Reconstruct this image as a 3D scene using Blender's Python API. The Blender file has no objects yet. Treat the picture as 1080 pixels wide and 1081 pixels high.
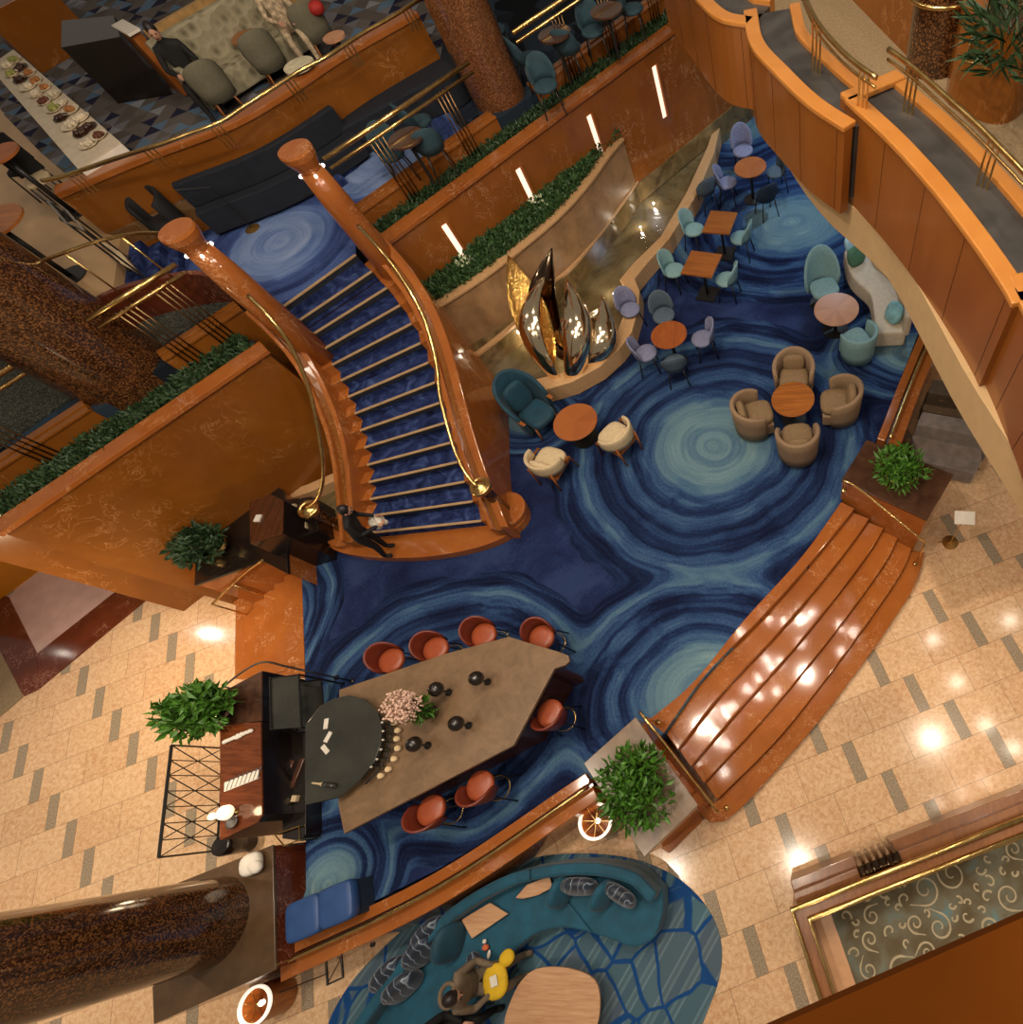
import bpy, bmesh, math, random
from mathutils import Vector, Matrix
from mathutils.geometry import tessellate_polygon
import numpy as np
PI = math.pi
rnd = random.Random(7)
SC = bpy.context.scene
COL = SC.collection
ZP_ = .84

# ------------------------------------------------------------------ camera
FPX = 558.0
NAD = (855.0, 826.0)      # where the plumb line under the camera meets the picture
PPT = (792.5, 594.0)      # principal point (the photograph is an off-centre crop)
CH = 9.0                  # camera height above the marble floor
_n = Vector((NAD[0]-PPT[0], NAD[1]-PPT[1], FPX)).normalized()
_up = -_n
_ex = Vector((1, 0, 0)); _ex -= _ex.dot(_n)*_n; _ex.normalize()
_ey = _up.cross(_ex)
def W(px, py, z=0.0):
    d = Vector((px-PPT[0], py-PPT[1], FPX)); k = (z-CH)/d.dot(_up)
    return (d.dot(_ex)*k, d.dot(_ey)*k, z)
def W2(px, py, z=0.0):
    return W(px, py, z)[:2]
cam = bpy.data.cameras.new('camera'); cam_o = bpy.data.objects.new('camera', cam); COL.objects.link(cam_o)
cam.sensor_width = 36.0; cam.sensor_fit = 'HORIZONTAL'; cam.lens = FPX/1080*36
cam.shift_x = (540-PPT[0])/1080; cam.shift_y = (PPT[1]-540.5)/1080
cx = Vector((_ex.x, _ey.x, _up.x)); cy = Vector((_ex.y, _ey.y, _up.y)); cz = Vector((_ex.z, _ey.z, _up.z))
# columns = camera axes (right, up, back) expressed in world
M = Matrix(((cx[0], -cy[0], -cz[0]), (cx[1], -cy[1], -cz[1]), (cx[2], -cy[2], -cz[2])))
cam_o.matrix_world = Matrix.Translation((0, 0, CH)) @ M.to_4x4()
cam.clip_start = 0.05; cam.clip_end = 200
SC.camera = cam_o

# ------------------------------------------------------------------ world, exposure, lights
w = bpy.data.worlds.new('world'); SC.world = w; w.use_nodes = True
w.node_tree.nodes['Background'].inputs[0].default_value = (1.0, 0.86, 0.7, 1)
w.node_tree.nodes['Background'].inputs[1].default_value = 0.17
SC.view_settings.view_transform = 'Standard'; SC.view_settings.look = 'None'
SC.view_settings.gamma = 1; SC.view_settings.exposure = 0.0
SC.view_settings.use_curve_mapping = False

WARM = (1.0, 0.74, 0.46); MID = (1.0, 0.86, 0.7); COOL = (0.55, 0.75, 1.0)
def lamp(name, kind, loc, power, color=WARM, r=0.1, size=None, target=None, angle=None, blend=0.5):
    l = bpy.data.lights.new(name, kind); l.energy = power; l.color = color
    if kind == 'AREA':
        l.shape = 'DISK'; l.size = size or 1
    else:
        l.shadow_soft_size = r
    if kind == 'SPOT':
        l.spot_size = angle or 1.4; l.spot_blend = blend
    if name == 'slot_lamp' or name.startswith('table_lamp'): l.specular_factor = 0
    o = bpy.data.objects.new(name, l); COL.objects.link(o); o.location = loc
    if target is not None:
        o.rotation_euler = (Vector(target)-Vector(loc)).to_track_quat('-Z', 'Y').to_euler()
    return o
def under(px, h, power, color=None, r=.06):
    """small recessed downlight at height h whose mirror image in the polished floor falls at px"""
    x, y = W2(*px, 0); k = 1+h/CH
    lamp('recessed_downlight', 'SPOT', (x*k, y*k, h), power, color or MID, r, target=(x*k, y*k, 0), angle=2.5, blend=.6)
for (x, y, z, p) in [(-4, 2, 13, 760), (-8, 0, 13, 600), (-3, 8, 13, 560), (-8.5, 7, 13, 330), (0, 4, 13, 640), (-.5, -2.5, 12, 620), (-5, -3, 12, 760),
                     (4.5, 1.5, 12, 560)]:
    lamp('ceiling_downlight', 'POINT', (x, y, z), p, MID, .09)
for px in ((985, 675), (1010, 720), (1040, 765), (1066, 655), (1070, 790)): under(px, 4.75, 42)
for px in ((990, 848), (1015, 836), (1038, 825)): under(px, 4.75, 14, r=.035)
for px in ((190, 673), (247, 661), (130, 695), (136, 760), (82, 660), (70, 690)): under(px, 3.3, 12, r=.04)
lamp('ceiling_spot', 'SPOT', (-11.5, -1, 12), 3000, MID, .1, target=(-11.5, -.6, 0), angle=.85, blend=.6)
lamp('ceiling_spot', 'SPOT', (1.5, -.5, 12), 1500, MID, .1, target=(2.2, .5, 0), angle=.8, blend=.7)
_r = random.Random(77)
for k in range(30):      # invented point lamps high over the steps, added for glints on the marble
    px = (700+_r.uniform(0, 190), 0); t_ = _r.uniform(0, 1); px = (715+150*t_+_r.uniform(-25, 45), 790-150*t_+_r.uniform(-30, 45))
    x, y = W2(*px, .5); k_ = 1+11.5/8.5
    lamp('tread_glint_lamp', 'POINT', (x*k_, y*k_, 12), 45, MID, .06)
# cool fill spots added under the balcony soffit for daylight from hidden windows
for px, pw in (((850, 215), 300), ((800, 150), 170), ((905, 330), 130)):
    x, y = W2(*px, ZP_)
    lamp('soffit_daylight_fill', 'SPOT', (x+.9, y+.3, 4.6), pw, (.62, .8, 1.0), .12, target=(x, y, ZP_), angle=1.9, blend=.8)
x, y = W2(30, 600, 2.0); lamp('entrance_fill', 'POINT', (x+1.6, y-1.6, 2.2), 120, (1, .78, .5), .08)  # added fill lamp that brightens the amber wall
x, y = W2(85, 635, 0); lamp('entrance_fill', 'POINT', (x, y, 2.6), 60, (1, .86, .84), .08)  # second added fill, over the lilac entrance floor

# ------------------------------------------------------------------ helpers
def link(name, me, mat=None, parent=None):
    o = bpy.data.objects.new(name, me)
    if mat is not None:
        me.materials.append(mat)
    COL.objects.link(o)
    if parent is not None:
        o.parent = parent
        if parent.get('base') is not None:
            b = parent['base']; o.location = (-b[0], -b[1], -b[2])
    return o
def obj(name, bm, mat, parent=None, smooth=False, kind=None, bevel=0, local=False, subsurf=0):
    me = bpy.data.meshes.new(name)
    bmesh.ops.recalc_face_normals(bm, faces=bm.faces)
    bm.to_mesh(me); bm.free()
    if smooth:
        me.polygons.foreach_set('use_smooth', [True]*len(me.polygons))
    o = link(name, me, mat, parent)
    if local: o.location = (0, 0, 0)
    if bevel:
        m = o.modifiers.new('bevel', 'BEVEL'); m.width = bevel; m.segments = 2; m.limit_method = 'ANGLE'
    if subsurf:
        m = o.modifiers.new('sub', 'SUBSURF'); m.levels = subsurf; m.render_levels = subsurf
    if kind: o['kind'] = kind
    return o
def struct(name, bm, mat, **k):
    return obj(name, bm, mat, kind='structure', **k)
def tag(o, label, cat, group=None, kind=None):
    o['label'] = label; o['category'] = cat
    if group: o['group'] = group
    if kind: o['kind'] = kind
    return o
def thing(name, label, cat, loc=(0, 0, 0), rz=0, group=None, world=False):
    """Empty at the base; with world=True its parts are meshed in world coordinates."""
    o = bpy.data.objects.new(name, None); COL.objects.link(o); o.location = loc
    o.rotation_euler = (0, 0, rz); o.empty_display_size = 0.1
    tag(o, label, cat, group)
    if world: o['base'] = list(loc)
    return o
def dup(root, loc, rz=0, label=None, group=None, scale=None, mats=None):
    r = root.copy(); COL.objects.link(r); r.location = loc; r.rotation_euler = (0, 0, rz)
    if label: r['label'] = label
    if group: r['group'] = group
    if scale: r.scale = scale
    for ch in list(root.children):
        c = ch.copy(); COL.objects.link(c); c.parent = r
        if mats and ch.active_material and ch.active_material.name in mats:
            c.data = ch.data.copy(); c.data.materials[0] = mats[ch.active_material.name]
        for g in list(ch.children):
            d = g.copy(); COL.objects.link(d); d.parent = c
    return r
def NB(): return bmesh.new()
def box(bm, c, s, rz=0, rx=0, ry=0):
    m = Matrix.Translation(c) @ Matrix.Rotation(rz, 4, 'Z') @ Matrix.Rotation(rx, 4, 'X') @ Matrix.Rotation(ry, 4, 'Y') @ Matrix.Diagonal((s[0], s[1], s[2], 1))
    bmesh.ops.create_cube(bm, size=1, matrix=m)
def prism(bm, pts, z0, z1):
    """pts: list of 2-D points; z1 may be a list of heights"""
    n = len(pts)
    zb = z0 if isinstance(z0, (list, tuple)) else [z0]*n
    zt = z1 if isinstance(z1, (list, tuple)) else [z1]*n
    b = [bm.verts.new((p[0], p[1], zb[i])) for i, p in enumerate(pts)]
    t = [bm.verts.new((p[0], p[1], zt[i])) for i, p in enumerate(pts)]
    for i in range(n):
        j = (i+1) % n
        bm.faces.new((b[i], b[j], t[j], t[i]))
    if n <= 4:
        bm.faces.new(b); bm.faces.new(t)
    else:
        for tri in tessellate_polygon([[Vector((p[0], p[1], 0)) for p in pts]]):
            bm.faces.new([t[k] for k in tri]); bm.faces.new([b[k] for k in tri[::-1]])
def strip(bm, A, B, z0, z1):
    """solid band between two equally long polylines A and B (2-D); z may be list per index"""
    n = len(A)
    zb = z0 if isinstance(z0, (list, tuple)) else [z0]*n
    zt = z1 if isinstance(z1, (list, tuple)) else [z1]*n
    r = [[bm.verts.new((A[i][0], A[i][1], zb[i])), bm.verts.new((B[i][0], B[i][1], zb[i])),
          bm.verts.new((B[i][0], B[i][1], zt[i])), bm.verts.new((A[i][0], A[i][1], zt[i]))] for i in range(n)]
    for i in range(n-1):
        for k in range(4):
            l = (k+1) % 4
            bm.faces.new((r[i][k], r[i][l], r[i+1][l], r[i+1][k]))
    bm.faces.new(r[0]); bm.faces.new(r[-1][::-1])
def catmull(P, n=6, closed=False):
    P = [Vector(p) for p in P]; out = []; m = len(P)
    rng = range(m if closed else m-1)
    for i in rng:
        if closed:
            a, b, c, d = P[(i-1) % m], P[i], P[(i+1) % m], P[(i+2) % m]
        else:
            a = P[i-1] if i > 0 else P[i]*2-P[i+1]; b = P[i]; c = P[i+1]
            d = P[i+2] if i+2 < m else P[i+1]*2-P[i]
        for k in range(n):
            t = k/n
            out.append(0.5*((2*b)+(c-a)*t+(2*a-5*b+4*c-d)*t*t+(3*b-a-3*c+d)*t**3))
    if not closed: out.append(P[-1])
    return [tuple(v) for v in out]
def resamp(P, n):
    P = [Vector(p) for p in P]; L = [0]
    for i in range(1, len(P)): L.append(L[-1]+(P[i]-P[i-1]).length)
    out = []; j = 0
    for k in range(n):
        s = L[-1]*k/(n-1)
        while j < len(P)-2 and L[j+1] < s: j += 1
        t = (s-L[j])/max(1e-9, L[j+1]-L[j]); out.append(tuple(P[j].lerp(P[j+1], min(1, t))))
    return out
def offset(P, d):
    """offset an open 2-D polyline to its left by d"""
    out = []
    for i in range(len(P)):
        a = Vector(P[max(0, i-1)][:2]); b = Vector(P[min(len(P)-1, i+1)][:2]); t = (b-a).normalized()
        out.append((P[i][0]-t.y*d, P[i][1]+t.x*d))
    return out
def tube(bm, pts, r, n=8, closed=False, cap=True):
    P = [Vector(p) for p in pts]; rr = r if isinstance(r, (list, tuple)) else [r]*len(P)
    rings = []; up = None
    for i, p in enumerate(P):
        a = P[(i-1) % len(P)] if (closed or i > 0) else P[i]; b = P[(i+1) % len(P)] if (closed or i < len(P)-1) else P[i]
        t = (b-a)
        if t.length < 1e-9: t = Vector((0, 0, 1))
        t.normalize()
        if up is None:
            up = Vector((0, 0, 1)) if abs(t.z) < 0.9 else Vector((1, 0, 0))
        s = t.cross(up)
        if s.length < 1e-6: s = t.orthogonal()
        s.normalize(); up = s.cross(t).normalized()
        rings.append([bm.verts.new(p+(s*math.cos(2*PI*k/n)+up*math.sin(2*PI*k/n))*rr[i]) for k in range(n)])
    m = len(rings)
    for i in range(m if closed else m-1):
        A = rings[i]; B = rings[(i+1) % m]
        for k in range(n):
            l = (k+1) % n; bm.faces.new((A[k], A[l], B[l], B[k]))
    if cap and not closed:
        bm.faces.new(rings[0][::-1]); bm.faces.new(rings[-1])
def lathe(bm, prof, c=(0, 0, 0), n=24, sx=1, sy=1, cap=True):
    rings = []
    for (r, z) in prof:
        if r < 1e-5: rings.append([bm.verts.new((c[0], c[1], c[2]+z))])
        else: rings.append([bm.verts.new((c[0]+r*sx*math.cos(2*PI*k/n), c[1]+r*sy*math.sin(2*PI*k/n), c[2]+z)) for k in range(n)])
    for A, B in zip(rings, rings[1:]):
        for k in range(n):
            l = (k+1) % n
            if len(A) == 1 and len(B) == 1: continue
            if len(A) == 1: bm.faces.new((A[0], B[l], B[k]))
            elif len(B) == 1: bm.faces.new((A[k], A[l], B[0]))
            else: bm.faces.new((A[k], A[l], B[l], B[k]))
    if not cap: return
    if len(rings[0]) > 1: bm.faces.new(rings[0][::-1])
    if len(rings[-1]) > 1: bm.faces.new(rings[-1])
def cyl(bm, c, r, z0, z1, n=24): lathe(bm, [(r, z0), (r, z1)], (c[0], c[1], 0), n)
def ball(bm, c, r, sx=1, sy=1, sz=1, u=16, v=10):
    bmesh.ops.create_uvsphere(bm, u_segments=u, v_segments=v, radius=r, matrix=Matrix.Translation(c) @ Matrix.Diagonal((sx, sy, sz, 1)))
def cushion(bm, c, s, rz=0, rx=0, ry=0, p=3.2, n=10):
    """soft box: superellipsoid"""
    m = Matrix.Translation(c) @ Matrix.Rotation(rz, 4, 'Z') @ Matrix.Rotation(rx, 4, 'X') @ Matrix.Rotation(ry, 4, 'Y')
    def f(a): return math.copysign(abs(a)**(2/p), a)
    rows = []
    for i in range(n+1):
        ph = -PI/2+PI*i/n
        rows.append([bm.verts.new(m @ Vector((s[0]/2*f(math.cos(ph))*f(math.cos(2*PI*k/(2*n))), s[1]/2*f(math.cos(ph))*f(math.sin(2*PI*k/(2*n))), s[2]/2*f(math.sin(ph))))) for k in range(2*n)])
    for A, B in zip(rows, rows[1:]):
        for k in range(2*n):
            l = (k+1) % (2*n); bm.faces.new((A[k], A[l], B[l], B[k]))
    bmesh.ops.remove_doubles(bm, verts=rows[0]+rows[-1], dist=1e-5)
def leaf(bm, p, d, l, wd, roll):
    d = d.normalized(); s = d.cross(Vector((math.cos(roll), math.sin(roll), 0.3))); s.normalize(); u = s.cross(d)
    a = bm.verts.new(p); b = bm.verts.new(p+d*l*0.5+s*wd*0.5+u*wd*.15); c = bm.verts.new(p+d*l-u*l*.12); e = bm.verts.new(p+d*l*0.5-s*wd*0.5+u*wd*.15)
    bm.faces.new((a, b, c)); bm.faces.new((a, c, e))
def shrub(bm, c, R, n, l, wd, rg, flat=0.35):
    for _ in range(n):
        a = rg.uniform(0, 2*PI); rr = rg.random()**0.5; h = rg.random()
        q = Vector((c[0]+R[0]*rr*math.cos(a), c[1]+R[1]*rr*math.sin(a), c[2]+R[2]*h*math.sqrt(max(0.05, 1-rr*rr*.85))))
        d = Vector((math.cos(a)*rr+rg.uniform(-.7, .7), math.sin(a)*rr+rg.uniform(-.7, .7), rg.uniform(-flat, 1)))
        leaf(bm, q, d, l*rg.uniform(.6, 1.3), wd*rg.uniform(.7, 1.2), rg.uniform(0, 6.3))
def inpoly(x, y, P):
    r = False; j = len(P)-1
    for i in range(len(P)):
        if (P[i][1] > y) != (P[j][1] > y) and x < (P[j][0]-P[i][0])*(y-P[i][1])/(P[j][1]-P[i][1])+P[i][0]: r = not r
        j = i
    return r

# ------------------------------------------------------------------ node materials
class G:
    def __init__(s, name):
        s.m = bpy.data.materials.new(name); s.m.use_nodes = True; s.t = s.m.node_tree
        s.b = s.t.nodes['Principled BSDF']; s.tc = s.t.nodes.new('ShaderNodeTexCoord')
        s.obj = s.tc.outputs['Object']
    def put(s, sock, v):
        if isinstance(v, bpy.types.NodeSocket): s.t.links.new(v, sock)
        else:
            if hasattr(sock.default_value, '__len__') and isinstance(v, (tuple, list)) and len(v) == 3 and len(sock.default_value) == 4: v = (*v, 1)
            sock.default_value = v
    def m_(s, op, a, b=0.0, c=0.0):
        n = s.t.nodes.new('ShaderNodeMath'); n.operation = op
        s.put(n.inputs[0], a); s.put(n.inputs[1], b); s.put(n.inputs[2], c); return n.outputs[0]
    def v_(s, op, a, b=(0, 0, 0)):
        n = s.t.nodes.new('ShaderNodeVectorMath'); n.operation = op
        s.put(n.inputs[0], a); s.put(n.inputs[1], b)
        return n.outputs['Value'] if op in ('LENGTH', 'DOT_PRODUCT', 'DISTANCE') else n.outputs[0]
    def sep(s, v):
        n = s.t.nodes.new('ShaderNodeSeparateXYZ'); s.put(n.inputs[0], v); return n.outputs
    def com(s, x, y, z=0.0):
        n = s.t.nodes.new('ShaderNodeCombineXYZ'); s.put(n.inputs[0], x); s.put(n.inputs[1], y); s.put(n.inputs[2], z); return n.outputs[0]
    def noise(s, v, sc, det=3, dist=0, rough=.55, col=False):
        n = s.t.nodes.new('ShaderNodeTexNoise'); s.put(n.inputs['Vector'], v); n.inputs['Scale'].default_value = sc
        n.inputs['Detail'].default_value = det; n.inputs['Distortion'].default_value = dist; n.inputs['Roughness'].default_value = rough
        return n.outputs['Color' if col else 0]
    def white(s, v):
        n = s.t.nodes.new('ShaderNodeTexWhiteNoise'); s.put(n.inputs['Vector'], v); return n.outputs['Value']
    def vor(s, v, sc, feat='F1', out='Distance', rnd_=1.0):
        n = s.t.nodes.new('ShaderNodeTexVoronoi'); n.feature = feat; s.put(n.inputs['Vector'], v); n.inputs['Scale'].default_value = sc
        n.inputs['Randomness'].default_value = rnd_; return n.outputs[out]
    def wave(s, v, sc, dist=2, det=2, rings=False, dirn='X'):
        n = s.t.nodes.new('ShaderNodeTexWave'); s.put(n.inputs['Vector'], v); n.inputs['Scale'].default_value = sc
        n.inputs['Distortion'].default_value = dist; n.inputs['Detail'].default_value = det; n.bands_direction = dirn
        if rings: n.wave_type = 'RINGS'
        return n.outputs['Fac']
    def ramp(s, f, stops, interp='LINEAR'):
        n = s.t.nodes.new('ShaderNodeValToRGB'); s.put(n.inputs[0], f); n.color_ramp.interpolation = interp
        e = n.color_ramp.elements
        while len(e) < len(stops): e.new(0.5)
        for i, (p, c) in enumerate(stops): e[i].position = p; e[i].color = (*c, 1)
        return n.outputs[0]
    def mix(s, f, a, b, mode='MIX'):
        n = s.t.nodes.new('ShaderNodeMix'); n.data_type = 'RGBA'; n.blend_type = mode
        s.put(n.inputs[0], f); s.put(n.inputs[6], a); s.put(n.inputs[7], b); return n.outputs[2]
    def bump(s, h, st=.2, d=.02):
        n = s.t.nodes.new('ShaderNodeBump'); s.put(n.inputs['Height'], h); n.inputs['Strength'].default_value = st; n.inputs['Distance'].default_value = d
        s.t.links.new(n.outputs[0], s.b.inputs['Normal'])
    def map(s, sc=(1, 1, 1), rot=(0, 0, 0), v=None, loc=(0, 0, 0)):
        n = s.t.nodes.new('ShaderNodeMapping'); s.put(n.inputs[0], v if v is not None else s.obj)
        n.inputs['Scale'].default_value = sc; n.inputs['Rotation'].default_value = rot; n.inputs['Location'].default_value = loc; return n.outputs[0]
    def out(s, col=None, rough=None, metal=None, spec=None, coat=None, sheen=None):
        if col is not None: s.put(s.b.inputs['Base Color'], col)
        if rough is not None: s.put(s.b.inputs['Roughness'], rough)
        if metal is not None: s.b.inputs['Metallic'].default_value = metal
        if spec is not None: s.b.inputs['Specular IOR Level'].default_value = spec
        if coat is not None: s.b.inputs['Coat Weight'].default_value = coat; s.b.inputs['Coat Roughness'].default_value = .12
        if sheen is not None: s.b.inputs['Sheen Weight'].default_value = sheen
        return s.m
def H(h):
    h = h.lstrip('#'); c = [int(h[i:i+2], 16)/255 for i in (0, 2, 4)]
    return tuple(((x+.055)/1.055)**2.4 if x > .04045 else x/12.92 for x in c)

def mat_plain(name, c, rough=.6, metal=0, var=.25, sc=8, bump=0, spec=None, coat=None, sheen=None):
    g = G(name); n = g.noise(g.obj, sc, 4)
    lo = tuple(x*(1-var) for x in c); hi = tuple(min(1, x*(1+var)) for x in c)
    col = g.ramp(n, [(.3, lo), (.7, hi)])
    if bump: g.bump(g.noise(g.obj, sc*12, 3), bump, .01)
    return g.out(col, rough, metal, spec, coat, sheen)
def mat_marble(name, base, dark, vein, rough=.12, sc=1.0, amount=.5):
    g = G(name)
    cl = g.noise(g.obj, 1.1*sc, 6, .6)
    cl2 = g.noise(g.obj, 5*sc, 5, .4)
    c = g.mix(g.m_('MULTIPLY', cl, 1.0), dark, base)
    c = g.mix(g.m_('MULTIPLY', cl2, .45), c, dark)
    wv = g.noise(g.v_('ADD', g.obj, g.v_('SCALE', g.noise(g.obj, 1.5*sc, 3, col=True), (0, 0, 0))), 1.6*sc, 8, 1.4, .6)
    v = g.m_('ABSOLUTE', g.m_('SUBTRACT', wv, .5))
    v = g.ramp(v, [(0, (1, 1, 1)), (.006, (.35, .35, .35)), (.016, (0, 0, 0))])
    msk = g.ramp(g.noise(g.obj, .9*sc, 2), [(.48, (0, 0, 0)), (.62, (1, 1, 1))])
    c = g.mix(g.m_('MULTIPLY', g.m_('MULTIPLY', v, msk), amount), c, vein)
    return g.out(c, rough, spec=.5)
def mat_wood(name, a, b, rough=.25, sc=1, rot=(0, 0, 0), stretch=(12, 1.2, 12), coat=.3):
    g = G(name); v = g.map(tuple(x*sc for x in stretch), rot)
    n = g.noise(v, 1.5, 5, .6); n2 = g.noise(g.obj, 2.2*sc, 3)
    c = g.ramp(n, [(.3, a), (.7, b)]); c = g.mix(g.m_('MULTIPLY', n2, .35), c, tuple(x*.55 for x in a))
    return g.out(c, rough, coat=coat)
def mat_brass(name='brass', c=None, rough=.22):
    g = G(name); n = g.noise(g.obj, 9, 3)
    return g.out(g.ramp(n, [(.3, (.62, .38, .12)), (.7, (.86, .6, .24))]) if c is None else c, rough, 1.0)

ORANGE = mat_marble('orange_marble', H('a8662c'), H('784218'), H('e8bc90'), .13, 1.2, .55)
ORANGE_D = mat_marble('brown_marble', H('985c20'), H('6c3c12'), H('d8a068'), .17, 1.0, .4)
PINK_M = mat_marble('red_marble', H('7a3a22'), H('4a2014'), H('d09880'), .12, 2.2, .9)
BALC = mat_wood('honey_wood_panel', H('824816'), H('905420'), .3, .6, (0, 0, 0), (3, 3, 1))
LEDGE = mat_wood('honey_wood_ledge', H('b87430'), H('c4823c'), .3, .6, (0, 0, 0), (3, 3, 3))
BEIGE_P = mat_plain('beige_paint', H('b8986c'), .6, var=.05)
BRASS = mat_brass()
GOLD = mat_brass('polished_gold', (.95, .62, .22), .08)
DARKW = mat_wood('dark_wood', H('3a2012'), H('5a3018'), .25)
MEDW = mat_wood('table_wood', H('8a4a1c'), H('b06a2c'), .35, 1, (0, 0, .6), (3, 14, 3))
BLACK = mat_plain('black_metal', (.012, .011, .01), .4, var=.2)
BLACKW = mat_plain('black_lacquer', (.012, .008, .006), .25, var=.2, coat=.3)
LEAFM = mat_plain('green_leaf', H('44701e'), .5, var=.5, sc=14)
LEAFD = mat_plain('dark_green_leaf', H('2c4424'), .55, var=.6, sc=20)
LEAFW = mat_plain('pale_leaf', H('c8d0a8'), .6, var=.2, sc=20)
WHITE = mat_plain('white_linen', H('d8cfc0'), .7, var=.06)
TEALV = mat_plain('teal_velvet', H('07495f'), .75, var=.25, sc=5, sheen=.12)
TEALD = mat_plain('deep_teal_velvet', H('073a4c'), .7, var=.3, sc=5, sheen=.1)
TAUPE = mat_plain('taupe_fabric', H('8f7458'), .85, var=.12, sc=30, bump=.2)
TAUPE_D = mat_plain('taupe_cushion_fabric', H('846a4a'), .85, var=.15, sc=30, bump=.2)
CREAM = mat_plain('cream_fabric', H('cdb690'), .8, var=.08, sc=20)
GREYT = mat_plain('pale_teal_fabric', H('7fa0a0'), .8, var=.1, sc=20)
GREYD = mat_plain('slate_fabric', H('4c5a66'), .8, var=.15, sc=20)
LILAC = mat_plain('lilac_grey_fabric', H('7a7c98'), .8, var=.15, sc=20)
IVORY = mat_plain('ivory_fabric', H('c8b8a0'), .8, var=.08, sc=14)
GREYV = mat_plain('grey_velvet', H('75685f'), .7, var=.25, sc=8, sheen=.3)
TERRA = mat_plain('terracotta_leather', H('9c4a2a'), .35, var=.12, sc=8)
TERRA_D = mat_plain('dark_terracotta_leather', H('6e2c1c'), .35, var=.15, sc=8)
STONE = mat_plain('rim_stone', H('c49a6c'), .4, var=.12, sc=26, bump=.15)
LEAT_B = mat_plain('blue_leather', H('2c4c80'), .5, var=.12, sc=6)
NAVYC = mat_plain('navy_fabric', H('18283c'), .8, var=.3, sc=10)
SKIN = mat_plain('skin', H('b98a70'), .55, var=.05)
HAIR = mat_plain('dark_hair', H('1c1210'), .5, var=.3, sc=30)
BLACKC = mat_plain('black_cloth', H('0c0a0b'), .8, var=.3, sc=8)
# ------------------------------------------------------------------ special floor materials
def mat_tiles():
    g = G('marble_tiles'); x, y, z = g.sep(g.obj)
    th, h, s, P, wd, u0, v0 = .3581, .5995, .3988, 1.774, .185, 1.6505, -1.5341
    c, sn = math.cos(th), math.sin(th)
    u = g.m_('ADD', g.m_('MULTIPLY', x, c), g.m_('MULTIPLY', y, sn))
    v = g.m_('SUBTRACT', g.m_('MULTIPLY', x, sn), g.m_('MULTIPLY', y, c))
    vr = g.m_('DIVIDE', g.m_('SUBTRACT', v, v0), h); row = g.m_('FLOOR', vr); vf = g.m_('SUBTRACT', vr, row)
    uu = g.m_('DIVIDE', g.m_('SUBTRACT', g.m_('SUBTRACT', u, u0), g.m_('MULTIPLY', row, s)), P)
    n = g.m_('FLOOR', uu); a = g.m_('MULTIPLY', g.m_('SUBTRACT', uu, n), P)
    half = wd+(P-wd)/2
    acc = g.m_('LESS_THAN', a, wd); i2 = g.m_('GREATER_THAN', a, half)
    rv = g.white(g.com(row, n, g.m_('ADD', acc, g.m_('MULTIPLY', i2, 2))))
    base = g.ramp(rv, [(0, H('bd8e66')), (.3, H('dab48c')), (.7, H('d6ac84')), (1, H('c2926a'))])
    sp = g.noise(g.obj, 16, 5, .8, .7); base = g.mix(.55, base, g.ramp(sp, [(.35, H('b88a60')), (.6, H('ecd2ac'))]))
    big = g.noise(g.obj, 1.4, 3, .5); base = g.mix(g.m_('MULTIPLY', big, .35), base, H('c88f58'))
    gr = g.ramp(g.noise(g.obj, 40, 4, 0, .8), [(.35, H('7c6c58')), (.65, H('ac9a80'))])
    col = g.mix(acc, base, gr)
    def near(val, k, t): return g.m_('LESS_THAN', g.m_('ABSOLUTE', g.m_('SUBTRACT', val, k)), t)
    j = g.m_('MAXIMUM', near(a, wd, .004), near(a, half, .004))
    j = g.m_('MAXIMUM', j, g.m_('MAXIMUM', near(a, 0, .004), g.m_('MAXIMUM', near(vf, 0, .007), near(vf, 1, .007))))
    col = g.mix(g.m_('MULTIPLY', j, .75), col, H('7a5c40'))
    rough = g.m_('ADD', .11, g.m_('MULTIPLY', sp, .08))
    return g.out(col, rough, spec=.45)
TILES = mat_tiles()
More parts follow.
